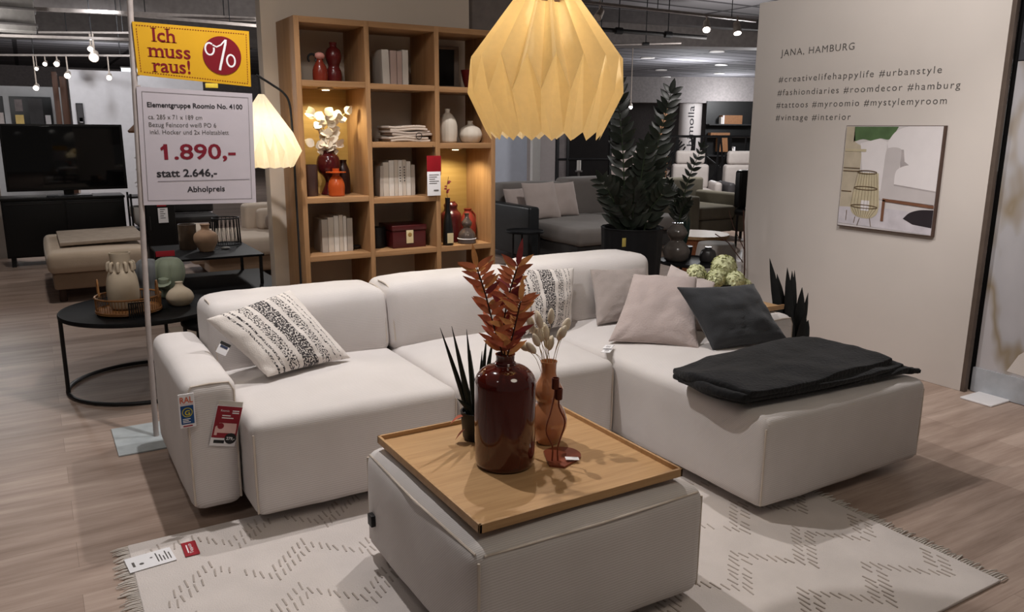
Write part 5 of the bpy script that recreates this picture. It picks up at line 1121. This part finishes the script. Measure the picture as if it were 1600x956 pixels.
# white standing wall panel, black framed screen
m = MB(); m.box((6.05, 10.75, 0), (6.72, 10.8, 1.62)); struct(m.build('wall_display', plain('bluish_display', S(188, 192, 204), .7, var=.03), smooth=False), 'pale bluish display panel behind the grey sofa')
m = MB(); m.box((6.70, 10.55, 0), (6.84, 10.62, 1.75)); struct(m.build('wall_post', WHITE, smooth=False), 'white wall edge beside the bluish panel')
t = thing('black_screen', 'black framed room screen with dark panes behind the grey sofa', 'screen', (7.3, 10.2, 0))
for x in (6.95, 7.10, 7.75): m = MB(); m.box((x, 10.25 - .35 * (x - 6.95), 0), (x + .04, 10.30 - .35 * (x - 6.95), 2.0)); m.build('upright', BLACK, t, smooth=False)
m = MB()
for z in (.5, 1.02, 1.5, 1.96): m = MB(); m.tube([(6.95, 10.27, z), (7.79, 9.98, z)], .018, 6); m.build('crossbar', BLACK, t)
m = MB(); m.add([(7.12, 10.215, .0), (7.77, 9.985, 0), (7.77, 9.985, 1.95), (7.12, 10.215, 1.95)], [(0, 1, 2, 3)]); m.build('pane', plain('dark_pane', S(26, 24, 25), .2, .5), t, smooth=False, solidify=.01)
m = MB(); m.add([(6.97, 10.262, .0), (7.10, 10.22, 0), (7.10, 10.22, 1.95), (6.97, 10.262, 1.95)], [(0, 1, 2, 3)]); m.build('grey_pane', plain('grey_pane', S(110, 104, 104), .3), t, smooth=False, solidify=.01)
t = thing('candle', 'pale pillar candle on a stand before the black screen', 'candle', (7.0, 9.4, 0)); m = MB(); m.cyl((6.72, 9.35, .9), .03, .14, 14); m.build('wax', WHITE, t); m = MB(); m.cyl((6.72, 9.35, 0), .10, .02, 16); m.tube([(6.72, 9.35, .02), (6.72, 9.35, .88)], .015, 8); m.cyl((6.72, 9.35, .88), .05, .02, 16); m.build('stand', plain('grey_stone', S(110, 106, 104), .6), t)
# tall planter with zamioculcas behind the sofa corner
def zz_stem(m, base, tip, nl, L, rnd_, wd=.42, sag=.0):
    base, tip = Vector(base), Vector(tip); mid = base.lerp(tip, .5) + Vector(((base.x - tip.x) * .15, (base.y - tip.y) * .15, .04)); c = bez([base, mid, tip], 10); n = len(c)
    m.slot(1); m.tube(c, [.007 - .005 * i / (n - 1) for i in range(n)], 6); m.slot(0)
    for i in range(nl):
        t_ = .22 + .78 * i / (nl - 1); k = min(n - 2, int(t_ * (n - 1))); p = c[k].lerp(c[k + 1], t_ * (n - 1) - k); ax = (c[k + 1] - c[k]).normalized(); sd = ax.cross(view).normalized()
        for s in (-1, 1):
            d = (ax * .75 + sd * s * .85 + view * rnd_.uniform(-.5, .2)).normalized(); l = L * (1 - .45 * t_) * rnd_.uniform(.85, 1.1)
            m.leaf(p, d, -view + ax * .2, l, l * wd, .12, .15, 5)
    m.leaf(c[-1], c[-1] - c[-3], -view, L * .6, L * .25, 0)
ZZ = plain('zz_leaf', S(20, 26, 19), .35, .4, var=.3); ZST = plain('zz_stalk', S(40, 50, 32), .5)
pb = (3.42, 4.13, 0)
t = thing('potted_zz_plant', 'tall dark zamioculcas plant in a black scalloped planter behind the sofa corner', 'potted plant', pb)
m = MB(); m.lathe(curve_prof([(.0, 0), (.13, 0), (.15, .05), (.185, .45), (.20, .80), (.205, .83)]) + [(.185, .83), (.175, .74), (0, .74)], pb, 64, fn=lambda r, z, a: r * (1 + .035 * abs(sin(8 * a))) if r > .1 else r); m.build('planter', BLACKT, t)
m = MB(); rz = random.Random(21)
for a, h, dp, nl in ((-.13, 1.74, .03, 15), (.22, 1.70, .03, 17), (.06, 1.36, -.06, 12), (-.21, 1.13, -.04, 8), (.17, 1.06, -.12, 7), (-.02, 1.10, -.16, 8), (-.11, .99, -.14, 6)):
    zz_stem(m, vpt(pb, a * .35, .74, dp * .3), vpt(pb, a, h, dp), nl, .165, rz)
m.build('foliage', [ZZ, ZST], t, angle=180)
m = MB(); m.rbox((3.20, 3.955, .735), (3.228, 3.96, .79), .001); o = m.build('price_tag', plain('yellow_tag', S(176, 158, 84), .6), t)
# round black two-tier table + gourd vase with zz stems
rc = (4.24, 4.40)
t = nested_table('round_table', 'round black table behind the sofa corner by the cream wall', rc, .25, .50, .22); m = MB(); m.lathe([(0, .22), (.22, .22), (.22, .235), (0, .235)], (rc[0], rc[1], 0), 40); m.build('lower_tier', BLACKT, t)
vb = (4.12, 4.45, .50)
lathed('gourd_vase', 'shiny grey double gourd vase with green stems on the black round table', 'vase', vb, curve_prof([(0, 0), (.07, 0), (.098, .05), (.095, .10), (.06, .145), (.045, .16), (.072, .20), (.074, .23), (.05, .265), (.035, .28), (.04, .29)]), plain('grey_glaze', S(84, 78, 74), .2, .5))
for k, (a, h, lab) in enumerate(((-.08, .98, 'dark glossy leaf stem rising straight from the grey gourd vase'), (.14, 1.24, 'dark glossy leaf stem leaning right from the grey gourd vase'), (.05, .85, 'short dark glossy leaf stem in the grey gourd vase'))):
    s_ = thing('leaf_stem', lab, 'plant stem', (vb[0], vb[1], .78), 'leaf stems in the grey gourd vase'); m = MB(); zz_stem(m, vpt(vb, 0, .72), vpt(vb, a, h + .1, -.03 * k), 11, .10, rz); m.build('foliage', [ZZ, ZST], s_, angle=180)
lathed('small_jug', 'small dark grey jug beside the grey gourd vase', 'jug', (4.30, 4.30, .50), curve_prof([(0, 0), (.05, 0), (.062, .04), (.05, .085), (.028, .10), (.026, .115)]), plain('dark_glaze', S(46, 44, 44), .3, .4))
lathed('pale_vase', 'pale stacked-disc vase between the planter and the gourd vase', 'vase', (3.98, 4.62, .50), curve_prof([(0, 0), (.05, 0), (.07, .05), (.05, .10), (.08, .15), (.055, .20), (.085, .26), (.07, .31)]), plain('pale_grey_clay', S(130, 122, 116), .6))
ag = thing('grass_tuft', 'dark green grass tuft behind the grey gourd vase', 'plant', (4.30, 4.55, .50)); m = MB(); m.lathe([(0, 0), (.05, 0), (.06, .09), (0, .085)], (4.30, 4.55, .50), 16); m.build('pot', BLACK, ag); m = MB()
for k in range(22):
    a = rz.uniform(0, 6.28); m.leaf((4.30, 4.55, .58), (cos(a) * .35, sin(a) * .35, 1), (cos(a), sin(a), .1), rz.uniform(.16, .27), .014, .25)
m.build('blades', plain('deep_green', S(30, 48, 44), .5), ag, angle=180)
# drum side table, armchair, draped pouf beyond
t = thing('drum_table', 'rust brown drum table with a pale wood top', 'table', (5.85, 6.0, 0)); m = MB(); m.lathe([(0, .02), (.25, .02), (.29, .20), (.28, .40), (0, .40)], (5.85, 6.0, 0), 40); m.build('drum', plain('rust_wicker', S(138, 84, 54), .7, var=.25, vscale=60), t); m = MB(); m.lathe([(0, .40), (.31, .40), (.31, .43), (0, .43)], (5.85, 6.0, 0), 40); m.build('table_top', wood('pale_wood', S(176, 144, 104), S(150, 116, 80)), t)
t = thing('armchair', 'olive grey armchair with square arms beyond the drum table', 'armchair', (7.92, 8.14, 0)); OLV = fabric('olive_grey', S(110, 104, 90), 160, .4)
for nm, a, b in (('seat_cushion', (6.85, 7.1, .28), (7.6, 7.9, .46)), ('armrest', (7.6, 7.0, .1), (7.78, 7.95, .62)), ('armrest', (6.66, 7.0, .1), (6.84, 7.95, .62)), ('backrest', (6.7, 7.9, .1), (7.76, 8.1, .80)), ('base', (6.85, 7.12, .1), (7.6, 7.9, .28))): m = MB(); m.rbox(tuple(Vector(a) + Vector((.72, .74, 0))), tuple(Vector(b) + Vector((.72, .74, 0))), .04, nn=(4, 4, 3)); m.build(nm, OLV, t, angle=180)
for x, y in ((6.75, 7.08), (7.7, 7.08), (6.75, 8.0), (7.7, 8.0)): m = MB(); m.cyl((x + .72, y + .74, 0), .02, .1, 8); m.build('leg', BLACK, t)
t = thing('draped_stool', 'white draped stool between the drum table and the cream wall', 'stool', (5.35, 5.25, 0)); m = MB(); m.lathe(curve_prof([(.0, .46), (.14, .46), (.17, .43), (.19, .25), (.21, .03)])[::-1], (5.35, 5.25, 0), 48, fn=lambda r, z, a: r * (1 + .05 * sin(9 * a) * (.46 - z) / .4)); m.build('drape', fabric('white_drape', S(196, 190, 186), 120, .4), t, angle=180); m = MB(); m.cyl((5.35, 5.25, 0), .13, .45, 20); m.build('core', WHITE, t)
# recliner chairs
def recliner(label, x, y, s, cols):
    t = thing('recliner', label, 'armchair', (x, y, 0), 'recliners in the hall'); ca, cb = cols
    for nm, a, b, mt in (('head_cushion', (-.24, .28, .92), (.24, .44, 1.14), ca), ('backrest', (-.30, .20, .52), (.30, .42, .92), ca), ('seat_cushion', (-.30, -.40, .36), (.30, .24, .54), ca), ('armrest', (-.42, -.38, .28), (-.30, .30, .66), cb), ('armrest', (.30, -.38, .28), (.42, .30, .66), cb), ('base', (-.25, -.25, .04), (.25, .25, .36), cb)):
        m = MB(); m.rbox(a, b, .05, nn=(3, 3, 3)); m.build(nm, mt, t, local=True, angle=180)
    m = MB(); m.cyl((0, 0, 0), .3, .04, 24); m.build('foot_plate', BLACK, t, local=True); t.rotation_euler = (0, 0, s); return t
RW = plain('white_leather', S(186, 178, 174), .5, .3, var=.04); RG2 = plain('grey_leather', S(70, 68, 70), .5, .3)
recliner('white recliner with headrest before the black twig divider, seen between the plants', 9.30, 9.75, -.6, (RW, RW)); recliner('white and dark recliner by the edge of the cream wall', 9.98, 9.2, -.5, (RW, RG2)); recliner('pale recliner half hidden behind the tall plant, nearest the paper lamp', 8.25, 10.2, -.6, (plain('rose_leather', S(170, 156, 152), .5, .3), RG2))
t = thing('dark_chair', 'black chair at the edge of the cream wall', 'chair', (7.9, 6.95, 0))
for nm, a, b in (('seat', (7.7, 6.75, .40), (8.25, 7.3, .50)), ('backrest', (7.7, 7.2, .5), (8.25, 7.32, .98))): m = MB(); m.rbox(a, b, .04, nn=(3, 3, 2)); m.build(nm, BLACKW, t, angle=180)
for x, y in ((7.74, 6.8), (8.2, 6.8), (7.74, 7.26), (8.2, 7.26)): m = MB(); m.tube([(x, y, 0), (x, y, .42)], .015, 8); m.build('leg', BLACK, t)
# twig divider
t = thing('twig_divider', 'black lattice divider of crossing twigs in front of the column', 'divider', (10.3, 10.5, 0)); A, B = Vector((9.45, 11.05, 0)), Vector((11.2, 10.0, 0)); m = MB(); m.tube([A + Vector((0, 0, 1.36)), B + Vector((0, 0, 1.37))], .022, 6); m.tube([A + Vector((0, 0, .05)), B + Vector((0, 0, .05))], .022, 6)
for q in (A, B): m.tube([q, q + Vector((0, 0, 1.37))], .022, 6)
m.build('frame', BLACK, t); m = MB(); r6 = random.Random(9)
for k in range(22):
    u = (k + .5) / 22; v_ = min(1, max(0, u + r6.uniform(-.12, .12))); m.tube([A.lerp(B, u) + Vector((0, 0, .05)), A.lerp(B, v_) + Vector((0, 0, 1.36))], .019, 6)
for k in range(16):
    u = r6.uniform(0, .85); m.tube([A.lerp(B, u) + Vector((0, 0, r6.uniform(.5, 1.1))), A.lerp(B, u + .14) + Vector((0, 0, r6.uniform(.7, 1.3)))], .016, 6)
m.build('twigs', BLACK, t)
# column with vertical writing
cxy = (21.08, 22.39)
m = MB(); m.lathe([(.41, 0), (.41, 3.3)], (cxy[0], cxy[1], 0), 40); co_ = struct(m.build('column_1', plain('column_white', S(190, 182, 178), .7, var=.02)), 'round white column with vertical writing')
d_ = Vector((-cxy[0], -cxy[1], 0)).normalized(); sx = Vector((-d_.y, d_.x, 0)); m = MB(); m.text('himolla', Vector((cxy[0], cxy[1], .92)) + d_ * .415 + sx * .13 , (0, 0, 1), -sx, d_, size=.30, width=1.42, bold=.0); m.build('lettering', TXT_DARK, co_, smooth=False)
# rust strip panel left of column + pale posters behind
t = thing('timber_panel', 'tan timber strip panel left of the column', 'panel', (12.6, 14.0, 0)); m = MB(); m.rbox((12.5, 14.25, 0), (12.78, 14.3, 1.95), .003); m.build('board', wood('tan_wood', S(150, 112, 84), S(120, 86, 62), 2, .4), t); m = MB()
for k in range(14): m.box((12.74, 14.24, .3 + .12 * k), (12.78, 14.25, .34 + .12 * k))
m.build('pegs', DARK, t, smooth=False)
m = MB(); m.box((9.0, 17.6, 0), (13.2, 17.7, 2.1)); struct(m.build('wall_gallery', plain('gallery_wall', S(150, 142, 140), .8, var=.03), smooth=False), 'grey gallery partition beyond the plants')
framed('pale figure print on the gallery partition beyond the plants', 11.4, 12.0, 1.45, 2.0, 17.57, (('pale_field', plain('picture_pale', S(180, 170, 168), .5, var=.2), (.06, .06, .94, .94)), ('brown_figure', plain('picture_brown', S(130, 100, 84), .5, var=.2), (.5, .1, .75, .8))))
framed('bluish poster with an orange top left of the column', 12.35, 12.75, 1.0, 2.05, 17.57, (('blue_field', plain('picture_blue', S(150, 160, 176), .5, var=.1), (.05, .03, .95, .75)), ('orange_field', plain('picture_orange', S(170, 90, 50), .5, var=.1), (.05, .77, .6, .97))))
# black shelving wall
t = thing('shelf_wall', 'black shelving wall with wood boxes right of the column', 'shelf', (14.5, 12.9, 0))
bx = lambda a, b: None
P0 = Vector((13.9, 13.9, 0)); ux_ = Vector((.86, -.51, 0)); uy_ = Vector((.51, .86, 0))
def pbox(mb, a, b, z0, z1, d0, d1):
    c = [P0 + ux_ * a + uy_ * d0, P0 + ux_ * b + uy_ * d0, P0 + ux_ * b + uy_ * d1, P0 + ux_ * a + uy_ * d1]; mb.add([p + Vector((0, 0, z0)) for p in c] + [p + Vector((0, 0, z1)) for p in c], [(3, 2, 1, 0), (4, 5, 6, 7), (0, 1, 5, 4), (1, 2, 6, 5), (2, 3, 7, 6), (3, 0, 4, 7)])
m = MB(); pbox(m, -.15, 2.6, 0, 2.15, .35, .42); m.build('back_panel', BLACKW, t, smooth=False)
for z in (.9, 1.35, 1.62): m = MB(); pbox(m, -.15, 2.6, z - .03, z, 0, .35); m.build('shelf_board', BLACK, t, smooth=False)
WD = wood('box_wood', S(150, 106, 70), S(120, 82, 54))
for a, b, z0, z1 in ((.15, .62, 1.62, 1.82), (-.1, .35, 1.35, 1.42), (.1, .35, .98, 1.3), (1.05, 1.35, 1.42, 1.6)): m = MB(); pbox(m, a, b, z0, z1, .02, .3); m.build('wood_box', WD, t, smooth=False)
for k in range(14):
    a = [.12, .16, .9, .96, 1.02, 1.08, 1.14, 1.2, 1.26, 1.0, 1.1, 1.2, .42, .46][k]; z = [1.62, 1.62, 1.62, 1.62, 1.62, 1.62, 1.62, 1.62, 1.62, 1.35, 1.35, 1.35, .9, .9][k]
    m = MB(); h = .16 + .05 * ((k * 7) % 4) / 4; c = P0 + ux_ * a + uy_ * -.0; pbox(m, a, a + .035, z, z + h, .0, .2); tag(m.build('book', [WHITE, PAPERW, BK[2]][k % 3], smooth=False), 'pale book on the black shelving wall right of the column', 'book', 'books on the black shelving wall')
for p, lab in (((11.9, 14.6, 1.97), 'lit spot above the gallery partition, left of the column'), ((14.9, 12.7, 2.15), 'lit spot over the black shelving wall'), ((10.9, 15.2, 1.80), 'small lit spot low between the plant and the gallery')): spothead(p, (-.5, -.6, -.5), lab, sz=.9, up=3.3 - p[2])

# ================================================================ RIGHT ARM: tray, hydrangeas, spiky plant
t = thing('arm_tray', 'small oak tray on top of the right armrest', 'tray', (3.14, 2.95, .575)); m = MB(); m.rbox((3.03, 2.685, .573), (3.245, 3.25, .588), .002); m.build('tray_base', TRAYW, t)
for a, b in (((3.03, 2.685, .588), (3.245, 2.692, .598)), ((3.03, 3.243, .588), (3.245, 3.25, .598))): m = MB(); m.box(a, b); m.build('tray_rim', TRAYW, t, smooth=False)
hv = (3.12, 3.0, .588)
lathed('flower_bowl', 'low black bowl holding pale green hydrangeas on the armrest tray', 'vase', hv, [(0, 0), (.05, 0), (.065, .03), (.06, .08), (.052, .08), (.055, .03), (0, .01)], BLACK)
HYD = plain('hydrangea_petals', S(204, 206, 164), .8, var=.2, vscale=120); HST = plain('hydrangea_stem', S(70, 84, 50), .7)
for a, h, d, r, lab in ((-.145, .125, .0, .046, 'pale green hydrangea head at the left of the bowl'), (.015, .155, .05, .060, 'pale green hydrangea head, highest of the bunch'), (-.045, .10, -.02, .046, 'pale green hydrangea head low in the middle front'), (.06, .085, .0, .054, 'pale green hydrangea head at the right of the bunch'), (.03, .03, -.02, .045, 'pale green hydrangea head lowest on the right'), (.12, .05, .03, .042, 'pale green hydrangea head behind the spiky dark leaves')):
    p = vpt(hv, a, hv[2] + h, d); f_ = thing('hydrangea_flower', lab, 'flower', tuple(p), 'hydrangeas in the black bowl')
    m = MB(); m.tube(bez([vpt(hv, 0, hv[2] + .03), vpt(hv, a * .5, hv[2] + h * .55, d), p], 5), .003, 6); m.build('stem', HST, f_)
    m = MB(); rh = random.Random(int(1000 * r + 100 * h)); r *= 1.18; m.ball(p, r * .92, 16)
    for k in range(260):
        z = rh.uniform(-1, 1); an = rh.uniform(0, 6.28); dd = Vector((sqrt(1 - z * z) * cos(an), sqrt(1 - z * z) * sin(an), z)); m.leaf(p + dd * r * .90, dd.orthogonal() * rh.choice((-1, 1)) + dd * .6, dd, .015, .016, -.1, .1, 3)
    m.build('petals', HYD, f_, angle=180)
sp = (3.47, 2.80, 0)
t = thing('spiky_plant', 'dark spiky leaf plant in a black pot between the right armrest and the cream wall', 'potted plant', sp); m = MB(); m.lathe([(0, 0), (.09, 0), (.12, .24), (.125, .26), (.11, .26), (.10, .22), (0, .22)], sp, 32); m.build('pot', BLACK, t)
m = MB()
for a, h, dp, w in ((-.16, .76, 0, .05), (-.10, .68, .03, .06), (-.055, .72, -.02, .05), (-.01, .70, .02, .05), (.02, .70, .06, .035), (.04, .62, -.03, .06), (.075, .56, .03, .055), (.085, .45, -.04, .06), (.11, .58, .05, .035), (.05, .50, -.08, .05), (-.06, .55, -.07, .06), (.0, .60, .09, .05), (.02, .42, -.02, .06)):
    b0 = vpt(sp, a * .2, .22, dp * .3); e = vpt(sp, a, h, dp); dv = e - b0
    m.leaf(b0, dv.normalized() * .9 + Vector((0, 0, .25)), -view + Vector((0, 0, .1)), dv.length * 1.05, w, .10, .25, 7, 1.15)
m.build('spiky_leaves', plain('near_black_leaf', S(26, 28, 28), .45, .4), t, angle=180)
# thin dry branch by the wall
t = thing('dry_branch', 'thin bare twig standing against the cream wall edge', 'branch', (4.42, 4.05, 0)); m = MB()
m.tube(bez([(4.42, 4.05, 0), (4.44, 4.06, .45), (4.43, 4.10, .9)], 8), .006, 6); m.tube([(4.43, 4.07, .52), (4.36, 4.16, .66), (4.30, 4.24, .72)], .004, 5); m.tube([(4.43, 4.07, .62), (4.38, 4.14, .78), (4.35, 4.17, .90)], .003, 5); m.build('twigs', STEMB, t)
